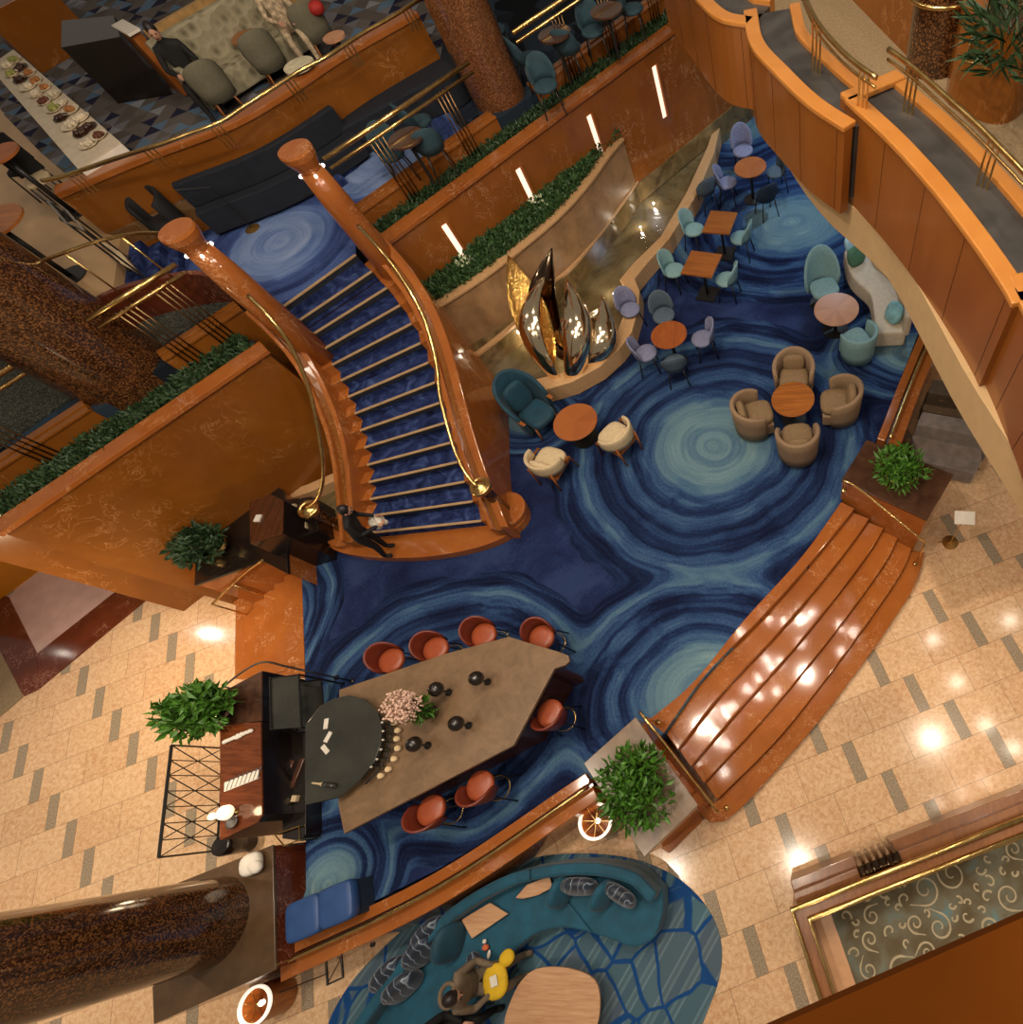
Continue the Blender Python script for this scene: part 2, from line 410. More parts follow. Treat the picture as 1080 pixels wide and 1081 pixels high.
def mat_swirl(name, centres, stops, freq=6.4, warp=.5, plain=True):
    """hand tufted carpet: rings of uneven stripes around several centres"""
    g = G(name); x, y, z = g.sep(g.obj)
    p2 = g.com(x, y, 0)
    wn = g.noise(p2, .55, 2, 0, col=True)
    pw = g.v_('ADD', p2, g.v_('MULTIPLY', g.v_('SUBTRACT', wn, (.5, .5, .5)), (warp, warp, 0)))
    F = None
    for (cx_, cy_, rx, ry, rot) in centres:
        q = g.map((1, 1, 1), (0, 0, 0), pw, (-cx_, -cy_, 0))
        q = g.map((1/rx, 1/ry, 1), (0, 0, -rot), q)
        d = g.v_('LENGTH', q)
        F = d if F is None else (lambda A, B: (lambda n: n)(smin(g, A, B)))(F, d)
    r1 = g.noise(g.com(g.m_('MULTIPLY', F, freq), g.noise(p2, .8, 1), 0), 1.0, 4, 0, .62)
    r2 = g.noise(g.com(g.m_('MULTIPLY', F, freq*3.4), g.noise(p2, 1.6, 1), 4), 1.0, 2)
    r1 = g.m_('ADD', g.m_('MULTIPLY', g.m_('SUBTRACT', r1, .5), 1.45), .5)
    val = g.m_('ADD', g.m_('MULTIPLY', r1, .84), g.m_('MULTIPLY', r2, .16))
    lift = g.ramp(F, [(0, (.36, .36, .36)), (.34, (.27, .27, .27)), (.43, (.02, .02, .02)), (.5, (0, 0, 0))])
    val = g.m_('ADD', val, g.m_('SUBTRACT', lift, .06))
    fibre = g.noise(p2, 22, 4, 0, .8)
    val = g.m_('ADD', val, g.m_('MULTIPLY', g.m_('SUBTRACT', fibre, .5), .22))
    col = g.ramp(val, stops)
    if plain:
        pm = g.ramp(g.m_('ADD', F, g.m_('MULTIPLY', g.m_('SUBTRACT', g.noise(p2, .7, 2), .5), .35)), [(.99, (0, 0, 0)), (1.13, (1, 1, 1))])
        col = g.mix(pm, col, g.ramp(g.m_('ADD', g.noise(p2, 1.1, 4, .6), g.m_('MULTIPLY', g.m_('SUBTRACT', fibre, .5), .5)), [(.3, H('171d3a')), (.48, H('202b50')), (.62, H('2c3a60'))]))
    g.bump(g.noise(p2, 120, 2), .3, .01)
    return g.out(col, .95, spec=.1)
def smin(g, a, b):
    n = g.t.nodes.new('ShaderNodeMath'); n.operation = 'SMOOTH_MIN'; g.put(n.inputs[0], a); g.put(n.inputs[1], b); n.inputs[2].default_value = .25; return n.outputs[0]
def C2(px, py, rx, ry=None, rot=0, z=.84):
    a, b = W2(px, py, z); return (a, b, rx, ry or rx, rot)
BLUES = [(.22, H('0a0e20')), (.36, H('131a34')), (.44, H('1e2d50')), (.52, H('2f486e')), (.62, H('48667f')), (.8, H('6a868e')), (.95, H('90a3a0'))]
CARPET = mat_swirl('swirl_carpet', [C2(752, 468, 3.1), C2(474, 742, 2.7, 2.3, .5), C2(745, 735, 2.7, 2.3, .6), C2(838, 235, 3.3, 2.6, .9), C2(556, 445, 1.25, .95, 1.7), C2(300, 655, 1.0, 1.6, .2), C2(780, 130, 2.4), C2(640, 300, 1.2), C2(965, 370, 2.0, 1.4, .8), C2(345, 930, 1.2)], BLUES)
LANDC = mat_swirl('landing_carpet', [C2(296, 256, 2.6, 2.6, 0, 3.56), C2(395, 170, 3, 3, 0, 3.56)], [(.2, H('181f40')), (.38, H('243058')), (.5, H('3c4e80')), (.62, H('566c9c')), (.78, H('7488b0')), (.95, H('8c9cbc'))], 6, .2, False)
STAIRC = (lambda g: g.out(g.ramp(g.noise(g.obj, 2.6, 5, 2.2), [(.3, H('161b36')), (.5, H('242f58')), (.62, H('34436e')), (.75, H('4a5c84'))]), .95, spec=.1))(G('stair_carpet'))
def mat_pebble():
    g = G('pebble_rug'); x, y, z = g.sep(g.obj); p = g.com(x, y, 0)
    pw = g.v_('ADD', p, g.v_('MULTIPLY', g.v_('SUBTRACT', g.noise(p, 1.2, 2, col=True), (.5, .5, .5)), (.25, .25, 0)))
    e = g.vor(pw, 1.8, 'DISTANCE_TO_EDGE'); cid = g.vor(pw, 1.8, 'F1', 'Color'); cs = g.sep(cid)
    st = g.ramp(g.wave(g.map((1, 1, 1), (0, 0, .55)), 0.55, .1, 0), [(.2, H('4c5f6c')), (.35, H('78909a')), (.5, H('56646c')), (.75, H('6c8288')), (.9, H('44566a'))], 'CONSTANT')
    tint = g.ramp(cs[0], [(.2, H('4a6a74')), (.5, H('5c666e')), (.8, H('547c86'))])
    body = g.mix(.5, st, tint); body = g.mix(g.m_('MULTIPLY', g.noise(p, 30, 3), .3), body, H('3c4c5c'))
    line = g.ramp(e, [(.03, (1, 1, 1)), (.05, (0, 0, 0))])
    return g.out(g.mix(line, body, H('1c4478')), .95, spec=.1)
PEBBLE = mat_pebble()
def mat_triangle():
    g = G('triangle_carpet'); x, y, z = g.sep(g.obj)
    s = .31
    a = g.m_('DIVIDE', x, s); b = g.m_('DIVIDE', g.m_('ADD', g.m_('MULTIPLY', x, -.5), g.m_('MULTIPLY', y, .866)), s)
    fa = g.m_('FLOOR', a); fb = g.m_('FLOOR', b)
    up = g.m_('GREATER_THAN', g.m_('ADD', g.m_('SUBTRACT', a, fa), g.m_('SUBTRACT', b, fb)), 1)
    r = g.white(g.com(fa, fb, up))
    col = g.ramp(r, [(0, H('151d3c')), (.13, H('5c5652')), (.42, H('68625e')), (.66, H('76747a')), (.8, H('5e7a94')), (.92, H('8e9096'))], 'CONSTANT')
    return g.out(g.mix(g.m_('MULTIPLY', g.noise(g.obj, 3, 3), .4), col, H('4a3c34')), .95, spec=.1)
TRIC = mat_triangle()
SCROLL = (lambda g: g.out(g.ramp(g.noise(g.obj, 2.2, 4, .5), [(.4, H('584c38')), (.6, H('686454')), (.72, H('5c7474'))]), .95, spec=.1))(G('grey_brown_carpet'))
def mat_granite(name, lo, hi, hot):
    g = G(name); n = g.vor(g.obj, 60, 'F1', 'Color'); r = g.sep(n)[0]
    c = g.ramp(r, [(.2, lo), (.6, hi), (.92, hot)]); c = g.mix(.4, c, g.ramp(g.noise(g.obj, 50, 3), [(.4, lo), (.6, hi)]))
    return g.out(c, .12, spec=.5, coat=.5)
GRANITE = mat_granite('brown_granite', H('20120a'), H('4a2c18'), H('8a5c34'))
GRANITE_L = mat_granite('warm_granite', H('4a2c18'), H('75472a'), H('946642'))
SPECK = mat_granite('speckled_dark_carpet', H('15150f'), H('34342a'), H('6a6a5a')); SPECK.node_tree.nodes['Principled BSDF'].inputs['Roughness'].default_value = .9; SPECK.node_tree.nodes['Principled BSDF'].inputs['Coat Weight'].default_value = 0
STEPM = mat_marble('step_marble', H('b46c30'), H('88481e'), H('f0c496'), .085, 1.6, .6)
WALLSTONE = (lambda g: g.out(g.ramp(g.noise(g.obj, 3, 6, .6), [(.3, H('8a6a4a')), (.7, H('b08a62'))]), .35))(G('travertine'))
WET = (lambda g: g.out(g.ramp(g.noise(g.obj, 1.6, 5, 1.5), [(.3, H('4a3a20')), (.55, H('7a6440')), (.75, H('98845c'))]), .16, spec=.6))(G('wet_stone'))
def mat_water():
    g = G('pool_water'); c = g.ramp(g.noise(g.obj, 1.2, 5, 1.2), [(.3, H('4c4024')), (.55, H('6f6040')), (.8, H('8c8060'))])
    g.bump(g.noise(g.obj, 7, 4, 1.2), .35, .05)
    return g.out(c, .06, spec=.9, coat=1.0)
WATER = mat_water()
CONC = (lambda g: g.out(g.ramp(g.noise(g.obj, 4, 7, .8, .7), [(.3, H('685038')), (.7, H('86694c'))]), .4))(G('bar_stone'))
SMOKE = (lambda g: g.out(g.ramp(g.noise(g.obj, 3, 6, .8), [(.3, H('6a5646')), (.7, H('8f7860'))]), .22, coat=.2))(G('smoky_stone'))
SMOKE_D = (lambda g: g.out(g.ramp(g.noise(g.obj, 3, 6, .8), [(.3, H('38241a')), (.7, H('563a2a'))]), .15, coat=.4))(G('dark_stone'))
DARKCARPET = (lambda g: g.out(g.ramp(g.vor(g.obj, 1.4, 'F1', 'Color'), [(.3, H('16181c')), (.6, H('232a34')), (.9, H('32404c'))]), .95, spec=.05))(G('dark_lounge_carpet'))
SOIL = mat_plain('soil', (.02, .014, .008), .95)
SLATE = (lambda g: g.out(g.ramp(g.noise(g.obj, 2.2, 5, .6), [(.3, H('2a2826')), (.7, H('4a4643'))]), .45))(G('slate_tray'))
BEIGE_C = mat_plain('beige_carpet', H('8a7556'), .95, var=.2, sc=30)
LILACF = mat_plain('lilac_marble', H('c8a494'), .15, var=.1, sc=3)
YELLOWW = mat_plain('amber_wall', H('b8700c'), .4, var=.08, sc=2)

# ------------------------------------------------------------------ ground level
ZP = .84; ZL = 3.56; ZR = 4.05
bm = NB(); box(bm, (-16, 10, -.05), (64, 52, .1)); struct('floor', bm, TILES)
def sheet(name, px, z, mat, th=.02, **k):
    bm = NB(); prism(bm, [W2(*p, z) for p in px], z-th, z); return struct(name, bm, mat, **k)
sheet('floor_entrance_lilac_marble', [(75, 577), (-30, 660), (10, 700), (39, 690), (146, 606)], .012, LILACF, .008)
sheet('floor_border_red_marble', [(150, 602), (39, 690), (40, 728), (180, 612)], .016, PINK_M, .012)
sheet('floor_border_dark_red_marble', [(9, 630), (39, 690), (40, 728), (25, 735), (-25, 640), (-12, 628)], .02, PINK_M, .014)
sheet('floor_entrance_mat', [(-40, 640), (-12, 655), (24, 736), (-40, 790)], .014, BEIGE_C, .01)

# raised lounge platform
plat = [(318, 590), (322, 700), (323, 940), (297, 1000), (460, 919), (620, 825), (701, 774)]
L1 = [(701, 774), (737, 722), (763, 693), (803, 653), (853, 597), (902, 537)]
plat += L1[1:] + [(888, 530), (926, 463), (973, 343), (1010, 200), (1000, 60), (860, 0)]
P2d = [W2(*p, ZP) for p in plat]
AR = Vector((-6.806, 8.704)); dR = Vector((.6417, .7669)); nR = Vector((-dR.y, dR.x))
AL = Vector((-11.04, 3.505)); dL = Vector((.6968, .7173)); nL = Vector((-dL.y, dL.x))
def R_(s, n): v = AR+dR*s+nR*n; return (v.x, v.y)
def L_(s, n): v = AL+dL*s+nL*n; return (v.x, v.y)
P2d += [R_(12.2, -.02), R_(-.4, -.02), W2(330, 420, ZP), W2(262, 470, ZP), W2(262, 560, ZP)]
bm = NB(); prism(bm, P2d, 0, ZP); struct('floor_raised_lounge_carpet', bm, CARPET)

# right-hand flight of curved marble steps, then the small left-hand flight
L5 = [(757, 844), (821, 780), (880, 706), (928, 640), (954, 600), (963, 577)]
L6 = [(738, 858), (750, 869), (767, 867), (793, 843), (821, 811), (849, 780), (880, 742), (924, 683), (961, 628), (972, 603), (976, 583)]
N = 28
a1 = resamp(catmull([W2(*p, .84) for p in L1], 6), N); a5 = resamp(catmull([W2(*p, .28) for p in L5], 6), N); a6 = resamp([W2(*p, .14) for p in L6], N)
a0 = offset(a1, -.42) if False else None
inner = resamp(catmull([W2(*p, .84) for p in [(684, 761), (732, 720), (787, 653), (847, 587), (888, 530)]], 6), N)
curves = [a1]+[[(a1[i][0]*(1-t)+a5[i][0]*t, a1[i][1]*(1-t)+a5[i][1]*t) for i in range(N)] for t in (.25, .5, .75)]+[a5, a6]
bm = NB(); strip(bm, inner, a1, 0, .852); struct('trim_platform_edge_marble', bm, STEPM, bevel=.012)
for k in range(1, 6):
    bm = NB(); strip(bm, curves[k-1], curves[k], 0, .84-.14*k); struct('marble_step', bm, STEPM, bevel=.012)
b0 = [Vector(W2(256, 636, 0)), Vector(W2(255.5, 718, 0))]; t0 = [Vector(W2(318, 588, .84)), Vector(W2(322, 716, .84))]
for k in range(6):
    f = k/6; e = [b0[i].lerp(t0[i], f) for i in (0, 1)]; e2 = [b0[i].lerp(t0[i], (k+1)/6) for i in (0, 1)]
    bm = NB(); prism(bm, [e[0], e[1], e2[1], e2[0]], 0, .14*(k+1)+(.004 if k == 5 else 0)); struct('marble_step', bm, STEPM, bevel=.008)
# kerbs with brass rail round the platform
def kerb(name, px, z, wd, label):
    c = resamp(catmull([W2(*p, z) for p in px], 6), 24)
    o1 = offset(c, -wd*.36); o2 = offset(c, -wd*.5); o3 = offset(c, -wd)
    t = thing('platform_kerb', label, 'kerb', (*c[0], 0), world=True)
    bm = NB(); strip(bm, c, o1, .5, z); obj('inner_ledge', bm, STEPM, t, bevel=.01)
    bm = NB(); strip(bm, o1, o2, .5, z-.08); obj('channel', bm, DARKW, t)
    bm = NB(); strip(bm, o2, o3, 0, z-.02); obj('outer_ledge', bm, STEPM, t, bevel=.01)
    mid = offset(c, -wd*.52)
    bm = NB(); tube(bm, [(p[0], p[1], z+.12) for p in mid], .028, 10); obj('brass_rail', bm, BRASS, t, smooth=True)
    for i in range(1, 24, 4):
        bm = NB(); cyl(bm, (*mid[i], 0), .014, z-.05, z+.12, 8); obj('rail_post', bm, BRASS, t, smooth=True)
    return t
kerb('k', [(293, 1001), (460, 921), (618, 816)], .95, .42, 'orange marble kerb with brass rail between blue bar carpet and teal sofa area')
kerb('k', [(926, 463), (950, 402), (975, 343)], .95, .42, 'orange marble kerb with brass rail beside the grey velvet sofa')

# ------------------------------------------------------------------ the two tall marble walls under the mezzanine
def slab(bm, f, s0, s1, n0, n1, z0, z1):
    prism(bm, [f(s0, n0), f(s1, n0), f(s1, n1), f(s0, n1)], z0, z1)
bm = NB(); slab(bm, R_, -.25, 11.5, 0, .24, 0, 3.33); struct('wall_right_marble', bm, ORANGE)
bm = NB(); slab(bm, R_, -.3, 11.5, -.04, .27, 3.33, 3.4); struct('trim_wall_right_coping', bm, STEPM, bevel=.01)
bm = NB(); slab(bm, L_, -.33, 3.9, 0, .24, 0, 3.33); struct('wall_left_marble', bm, ORANGE_D)
bm = NB(); slab(bm, L_, -.36, 3.95, -.04, .27, 3.33, 3.4); struct('trim_wall_left_coping', bm, STEPM, bevel=.01)
bm = NB(); slab(bm, L_, -.3, 3.0, -.06, 0, 0, .12); struct('baseboard_left', bm, STEPM)
# left wall returns along the entrance, amber lit
ya = Vector(W2(71, 580, 0)); yb = Vector(W2(-40, 664, 0)); yn = Vector((-(yb-ya).y, (yb-ya).x)).normalized()
if yn.dot(Vector((-1, 1))) < 0: yn = -yn
bm = NB(); prism(bm, [ya, yb, yb+yn*.3, ya+yn*.3], 0, 3.2); struct('wall_entrance', bm, YELLOWW)
# upper planting beds
for f, s0, s1, nm in ((R_, -.2, 11.5, 'right'), (L_, -.33, 3.85, 'left')):
    bm = NB(); slab(bm, f, s0, s1, .24, .64, 2.9, 3.28); struct('planter_bed_'+nm, bm, SOIL)
# parapets, with breaks where the brass rod bundles stand
def parapet(nm, f, s0, s1, n0, mat):
    bm = NB(); slab(bm, f, s0, s1, n0, n0+.2, 0, 3.6); slab(bm, f, s0, s1, n0-.02, n0+.1, 3.6, 3.64); slab(bm, f, s0, s1, n0+.1, n0+.24, 3.6, 3.66)
    struct('wall_parapet_'+nm, bm, mat, bevel=.008)
parapet('right', R_, -.2, 3.05, .62, ORANGE); parapet('right', R_, 4.05, 11.5, .62, ORANGE)
parapet('left', L_, -1.2, 1.55, .78, ORANGE_D); parapet('left', L_, 2.75, 4.1, .78, ORANGE_D)
# planting beds made of countless leaves
def bed(f, s0, s1, n0, n1, z, n, mat, label, name='groundcover_planting', dens=None, l=.09, hz=.12):
    bm = NB(); rg = random.Random(int(s1*10)+3)
    for _ in range(n):
        s = rg.uniform(s0, s1); q = rg.uniform(n0, n1)
        if dens and not dens(s, q, rg): continue
        p = f(s, q); leaf(bm, Vector((p[0], p[1], z+rg.random()*hz)), Vector((rg.uniform(-1, 1), rg.uniform(-1, 1), rg.uniform(.1, 1.2))), l*rg.uniform(.6, 1.3), l*.5, rg.uniform(0, 6))
    return tag(obj(name, bm, mat), label, 'plants', kind='stuff')
bed(R_, -.1, 11, .27, .6, 3.28, 9000, LEAFD, 'dense dark groundcover along the top of the right marble wall below the brass rails')
bed(L_, -.3, 3.8, .27, .76, 3.28, 3800, LEAFD, 'dense dark groundcover along the top of the left marble wall')

# mezzanine floors
mz = [R_(-.35, .64), R_(11.5, .64), R_(14, 14), (-30, 34), (-40, 20), L_(-6, .8), L_(4.25, .8), (-8.12, 7.0), (-7.15, 8.1)]
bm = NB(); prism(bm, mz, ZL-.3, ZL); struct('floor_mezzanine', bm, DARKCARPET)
# landing carpet on top
lc = [W2(*p, ZL) for p in [(300, 325), (250, 262), (190, 262), (150, 250), (110, 280), (120, 330), (60, 300), (90, 230), (240, 160), (330, 150), (345, 185), (372, 225), (405, 252), (376, 275)]]
lc = [(-8.09, 7.0), L_(4.4, .9), W2(255, 300, ZL), W2(170, 300, ZL), W2(115, 315, ZL), W2(105, 240, ZL), W2(250, 160, ZL), W2(340, 140, ZL), W2(450, 90, ZL), R_(2.4, .7), R_(-.2, .7), (-7.15, 8.09)]
bm = NB(); prism(bm, lc, ZL-.01, ZL+.006); struct('floor_landing_carpet', bm, LANDC)
# restaurant level
Uline = [W(*p, 4.72)[:2] for p in ((57, 204), (150, 165), (240, 131), (300, 97), (360, 57), (440, 12))]
Uline = resamp(catmull(Uline, 6), 24)
rp = [W2(127, 250, ZR), W2(119, 308, ZR), W2(85, 330, ZR), W2(-60, 262, ZR), W2(-60, -60, ZR), W2(480, -60, ZR)] + [tuple(p) for p in Uline[::-1]]
bm = NB(); prism(bm, rp, ZR-.3, ZR); struct('floor_restaurant_marble', bm, mat_plain('cream_marble', H('b89468'), .3, var=.12, sc=1.5))
tri = [W2(*p, ZR+.01) for p in [(-60, 20), (5, 122), (42, 160), (80, 193)]] + [tuple(p) for p in Uline[2:]] + [W2(480, -60, ZR), W2(-60, -60, ZR)]
bm = NB(); prism(bm, tri, ZR, ZR+.012); struct('floor_restaurant_carpet', bm, TRIC)
bm = NB(); strip(bm, Uline, offset(Uline, .2), ZL, 4.64); struct('wall_restaurant_parapet', bm, ORANGE_D)
bm = NB(); strip(bm, offset(Uline, -.03), offset(Uline, .24), 4.64, 4.72); struct('trim_restaurant_parapet_coping', bm, STEPM, bevel=.012)
# blue carpeted steps between landing and restaurant
sa = [Vector(W2(127, 252, ZR)), Vector(W2(119, 310, ZR))]; sb = [Vector(W2(196, 262, ZL)), Vector(W2(196, 318, ZL))]
for k in range(3):
    e = [sa[i].lerp(sb[i], k/3) for i in (0, 1)]; e2 = [sa[i].lerp(sb[i], (k+1)/3) for i in (0, 1)]
    bm = NB(); prism(bm, [e[0], e2[0], e2[1], e[1]], ZL, ZR-.122*(k+1)+.0); struct('carpeted_landing_step', bm, STAIRC, bevel=.01)
# dark speckled terrace and curved kerb left of the landing
sp = [W2(*p, ZL+.02) for p in [(232, 296), (180, 291), (130, 303), (85, 330), (60, 345), (-40, 330), (-40, 500), (60, 430), (150, 375), (240, 322), (262, 312)]]
bm = NB(); prism(bm, sp, ZL-.02, ZL+.03); struct('floor_speckled_terrace', bm, SPECK)
kc = catmull([W2(*p, ZR) for p in [(238, 292), (205, 288), (160, 296), (120, 308), (85, 328)]], 5)
bm = NB(); strip(bm, kc, offset(kc, .1), ZL, ZR+.05); struct('trim_curved_kerb', bm, PINK_M, bevel=.01)

# ------------------------------------------------------------------ fountain terrace
ro = [(509, 432), (530, 418), (556, 411), (574, 412), (604, 403), (633, 387), (654, 368), (667, 350), (674, 325), (675, 306), (670, 294), (681, 280), (707, 251), (736, 204), (754, 161), (766, 107)]
ri = [(503, 418), (530, 402), (551, 399), (566, 400), (590, 394), (613, 384), (636, 366), (652, 348), (661, 325), (662, 306), (654, 295), (668, 278), (697, 250), (725, 202), (747, 154), (762, 108)]
ZF = 1.2
A = resamp([W2(*p, ZF) for p in ro], 60); B = resamp([W2(*p, ZF) for p in ri], 60)
bm = NB(); strip(bm, [W2(*p, ZF) for p in ro], [W2(*p, ZF) for p in ri], ZP, ZF); struct('fountain_stone_rim', bm, STONE, bevel=.015)
wp = [W2(*p, 1.02) for p in ri]
bm = NB(); prism(bm, wp+[R_(9, -.05), R_(-.3, -.05), W2(450, 345, 1.02), W2(495, 415, 1.02)], ZP-.1, 1.02); struct('fountain_pool_water', bm, WATER)
wt = catmull([W2(*p, 2.35) for p in [(452, 327), (508, 291), (552, 257), (588, 226), (617, 194), (638, 165), (653, 147)]], 5)
wb = offset(wt, -.12)
bm = NB(); strip(bm, wt, wb, ZP, 2.35); struct('wall_fountain_planter', bm, WALLSTONE)
bm = NB(); strip(bm, offset(wt, .05), offset(wt, -.16), 2.35, 2.4); struct('trim_fountain_planter_coping', bm, STONE, bevel=.01)
tr = catmull([W2(*p, 1.4) for p in [(486, 392), (545, 345), (585, 300), (606, 284), (653, 224), (689, 170), (716, 122)]], 5)
bm = NB(); prism(bm, [p[:2] for p in tr]+[R_(9.3, -.03), R_((Vector(wb[-1][:2])-AR).dot(dR)+.1, -.03)]+[tuple(p[:2]) for p in wb[::-1]], ZP, 1.4); struct('fountain_upper_terrace', bm, WET)
bm = NB(); strip(bm, tr, offset(tr, .1), 1.4, 1.46); struct('trim_fountain_terrace_edge', bm, STONE, bevel=.01)
# planting bed T2
bp = [tuple(p) for p in wt]+[R_((Vector(wt[-1])-AR).dot(dR), -.02), R_(-.28, -.02)]
bm = NB(); prism(bm, bp, ZP, 2.26); struct('planter_bed_fountain', bm, SOIL)
bm = NB(); rg = random.Random(5); xs = [p[0] for p in bp]; ys = [p[1] for p in bp]; c_ = 0
while c_ < 10000:
    x_, y_ = rg.uniform(min(xs), max(xs)), rg.uniform(min(ys), max(ys))
    if inpoly(x_, y_, bp):
        _h = min(1, max(0, 1+(Vector((x_, y_))-AR).dot(nR)/.95)); leaf(bm, Vector((x_, y_, 2.26+rg.random()*(.1+.2*_h))), Vector((rg.uniform(-1, 1), rg.uniform(-1, 1), rg.uniform(.1, 1.2))), rg.uniform(.06, .13), .05, rg.uniform(0, 6)); c_ += 1
tag(obj('shrub_planting', bm, mat_plain('shrub_leaf', H('36542a'), .55, var=.6, sc=20)), 'low green shrubs behind the curved stone wall of the fountain', 'plants', kind='stuff')

# ------------------------------------------------------------------ mirror pool left of the stairs
bm = NB(); prism(bm, [W2(*p, .95) for p in [(262, 470), (262, 560), (300, 560), (348, 545), (366, 520), (350, 440), (318, 420)]], ZP-.05, .93); struct('planter_bed_left_pool', bm, SOIL)
bm = NB(); e = [W2(*p, 1.2) for p in [(286, 524), (325, 511), (366, 493)]]; strip(bm, e, offset(e, -.2), ZP, 1.2); struct('left_pool_stone_rim', bm, STONE, bevel=.01)
bm = NB(); prism(bm, [W2(*p, .98) for p in [(300, 530), (366, 505), (362, 545), (330, 556)]], ZP-.02, .98); struct('left_pool_water', bm, WATER)
bm = NB(); rg = random.Random(9); pp = [W2(*p, .95) for p in [(262, 480), (280, 522), (362, 490), (345, 440), (318, 430)]]; c_ = 0
xs = [p[0] for p in pp]; ys = [p[1] for p in pp]
while c_ < 1500:
    x_, y_ = rg.uniform(min(xs), max(xs)), rg.uniform(min(ys), max(ys))
    if inpoly(x_, y_, pp):
        leaf(bm, Vector((x_, y_, .95+rg.random()*.25)), Vector((rg.uniform(-1, 1), rg.uniform(-1, 1), rg.uniform(.1, 1.2))), rg.uniform(.06, .14), .05, rg.uniform(0, 6)); c_ += 1
tag(obj('shrub_planting', bm, LEAFD), 'dark shrubs beside the small pool left of the staircase', 'plants', kind='stuff')

# ------------------------------------------------------------------ curved balcony on the right
def balcony(px_top, px_bot_extra, zt, zb, nm, trough=True, ledge=.14, tw=.36):
    c = [W2(*p, zt) for p in px_top]; c = resamp(catmull(c, 6), 26)
    bm = NB(); strip(bm, c, offset(c, .1), zb, zt-.05); o = struct('wall_balcony_front', bm, BALC)
    bm = NB()
    for i in range(4, 26, 6):
        a, b = c[i], c[i+1]
    bm.free()
    i1 = offset(c, ledge); i2 = offset(c, ledge+tw); i3 = offset(c, ledge+tw+.12)
    bm = NB(); strip(bm, offset(c, -.015), i1, zt-.05, zt); struct('trim_balcony_ledge', bm, LEDGE, bevel=.012)
    bm = NB(); strip(bm, i1, i2, zb+.1, zt-.06); struct('balcony_slate_trough', bm, SLATE)
    bm = NB(); strip(bm, i2, i3, zb+.1, zt-.02); struct('trim_balcony_inner_ledge', bm, LEDGE, bevel=.01)
    # seams between panels
    for i in range(6, 25, 6):
        bm = NB(); a = Vector(c[i]); b = Vector(c[i+1]); t = (b-a).normalized(); nn = Vector((t.y, -t.x))
        box(bm, (*(a+nn*.001), (zb+zt)/2-.03), (.006, .004, zt-zb-.08), math.atan2(t.y, t.x)); struct('trim_balcony_seam', bm, DARKW)
    return c
ZB = 6.0; ZBB = 5.12
s2 = balcony([(893, 103), (940, 147), (985, 197), (1028, 253), (1060, 300), (1071, 320)], None, ZB, ZBB, '2')
s3 = balcony([(1071, 303), (1100, 360), (1135, 440), (1150, 520)], None, ZB, ZBB, '3')
s1 = balcony([(786, 10), (793, 45), (820, 76), (853, 108), (892, 134)], None, ZB-.06, ZBB, '1')
s0 = balcony([(690, -60), (716, -28), (738, 0), (760, 18), (790, 24)], None, ZB-.06, ZBB, '0')
# end cap of the jog
p = Vector(s2[0]); q = Vector(offset(s2, .62)[0]); t = (Vector(s2[1])-p).normalized()
bm = NB(); prism(bm, [p-t*.1, q-t*.1, q+t*.02, p+t*.02], ZBB, ZB-.05); struct('wall_balcony_end', bm, BALC)
bm = NB(); prism(bm, [p-t*.11, q-t*.11, q+t*.06, p+t*.06], ZB-.05, ZB); struct('trim_balcony_end_ledge', bm, LEDGE, bevel=.012)
p = Vector(s3[0]); q = Vector(offset(s3, .62)[0]); t = (Vector(s3[1])-p).normalized()
bm = NB(); prism(bm, [p-t*.12, q-t*.12, q+t*.02, p+t*.02], ZBB, ZB-.05); struct('wall_balcony_end', bm, BALC)
bm = NB(); prism(bm, [p-t*.13, q-t*.13, q+t*.06, p+t*.06], ZB-.05, ZB+.002); struct('trim_balcony_end_ledge', bm, LEDGE, bevel=.012)
# beige fascia and soffit below the wooden panels
fas = [(700, -70), (745, 0), (775, 60), (797, 110), (813, 143), (847, 200), (877, 237), (905, 262), (937, 293), (960, 333), (985, 382), (1010, 430), (1040, 480), (1080, 545), (1120, 620)]
c = resamp(catmull([W2(*p, 4.72) for p in fas], 5), 40)
bm = NB(); strip(bm, c, offset(c, .25), 4.72, 5.12); struct('trim_balcony_fascia', bm, BEIGE_P)
bm = NB(); strip(bm, offset(c, .2), offset(c, 3.6), 4.9, 5.12); struct('ceiling_under_balcony', bm, BEIGE_P)
# walkway floor of the balcony
wk = [offset(s_, .45) for s_ in (s0[:-2], s1, s2[:-2], s3[4:])]
pts = [p for s_ in (wk[0], wk[1], wk[2], wk[3]) for p in s_]
bm = NB(); prism(bm, pts+[(6, 3), (8, 22), (0, 22)], 5.14, 5.3); struct('floor_balcony_carpet', bm, BEIGE_C)
# ================================================================== grand staircase
def S_(x, y): return (270+x/3.0, 240+y/3.0)
NOL = [(85, 255), (135, 300), (178, 342), (212, 387), (245, 433), (271, 485), (295, 537), (315, 590), (333, 643), (347, 697), (356, 752), (360, 808), (362, 862), (366, 913), (370, 967)]
NOR = [(318, 88), (370, 140), (417, 190), (461, 245), (497, 305), (525, 366), (549, 428), (568, 492), (585, 555), (601, 620), (618, 683), (637, 743), (660, 805), (687, 870), (714, 930)]
NS = len(NOL); ZS = [ZL-.17*i for i in range(NS)]
def smo(P):
    for _ in range(2):
        P = [P[0]]+[tuple((P[i-1][k]+2*P[i][k]+P[i+1][k])/4 for k in (0, 1)) for i in range(1, len(P)-1)]+[P[-1]]
    return P
SA = smo([W2(*S_(*NOL[i]), ZS[i]) for i in range(NS)]); SB = smo([W2(*S_(*NOR[i]), ZS[i]) for i in range(NS)])
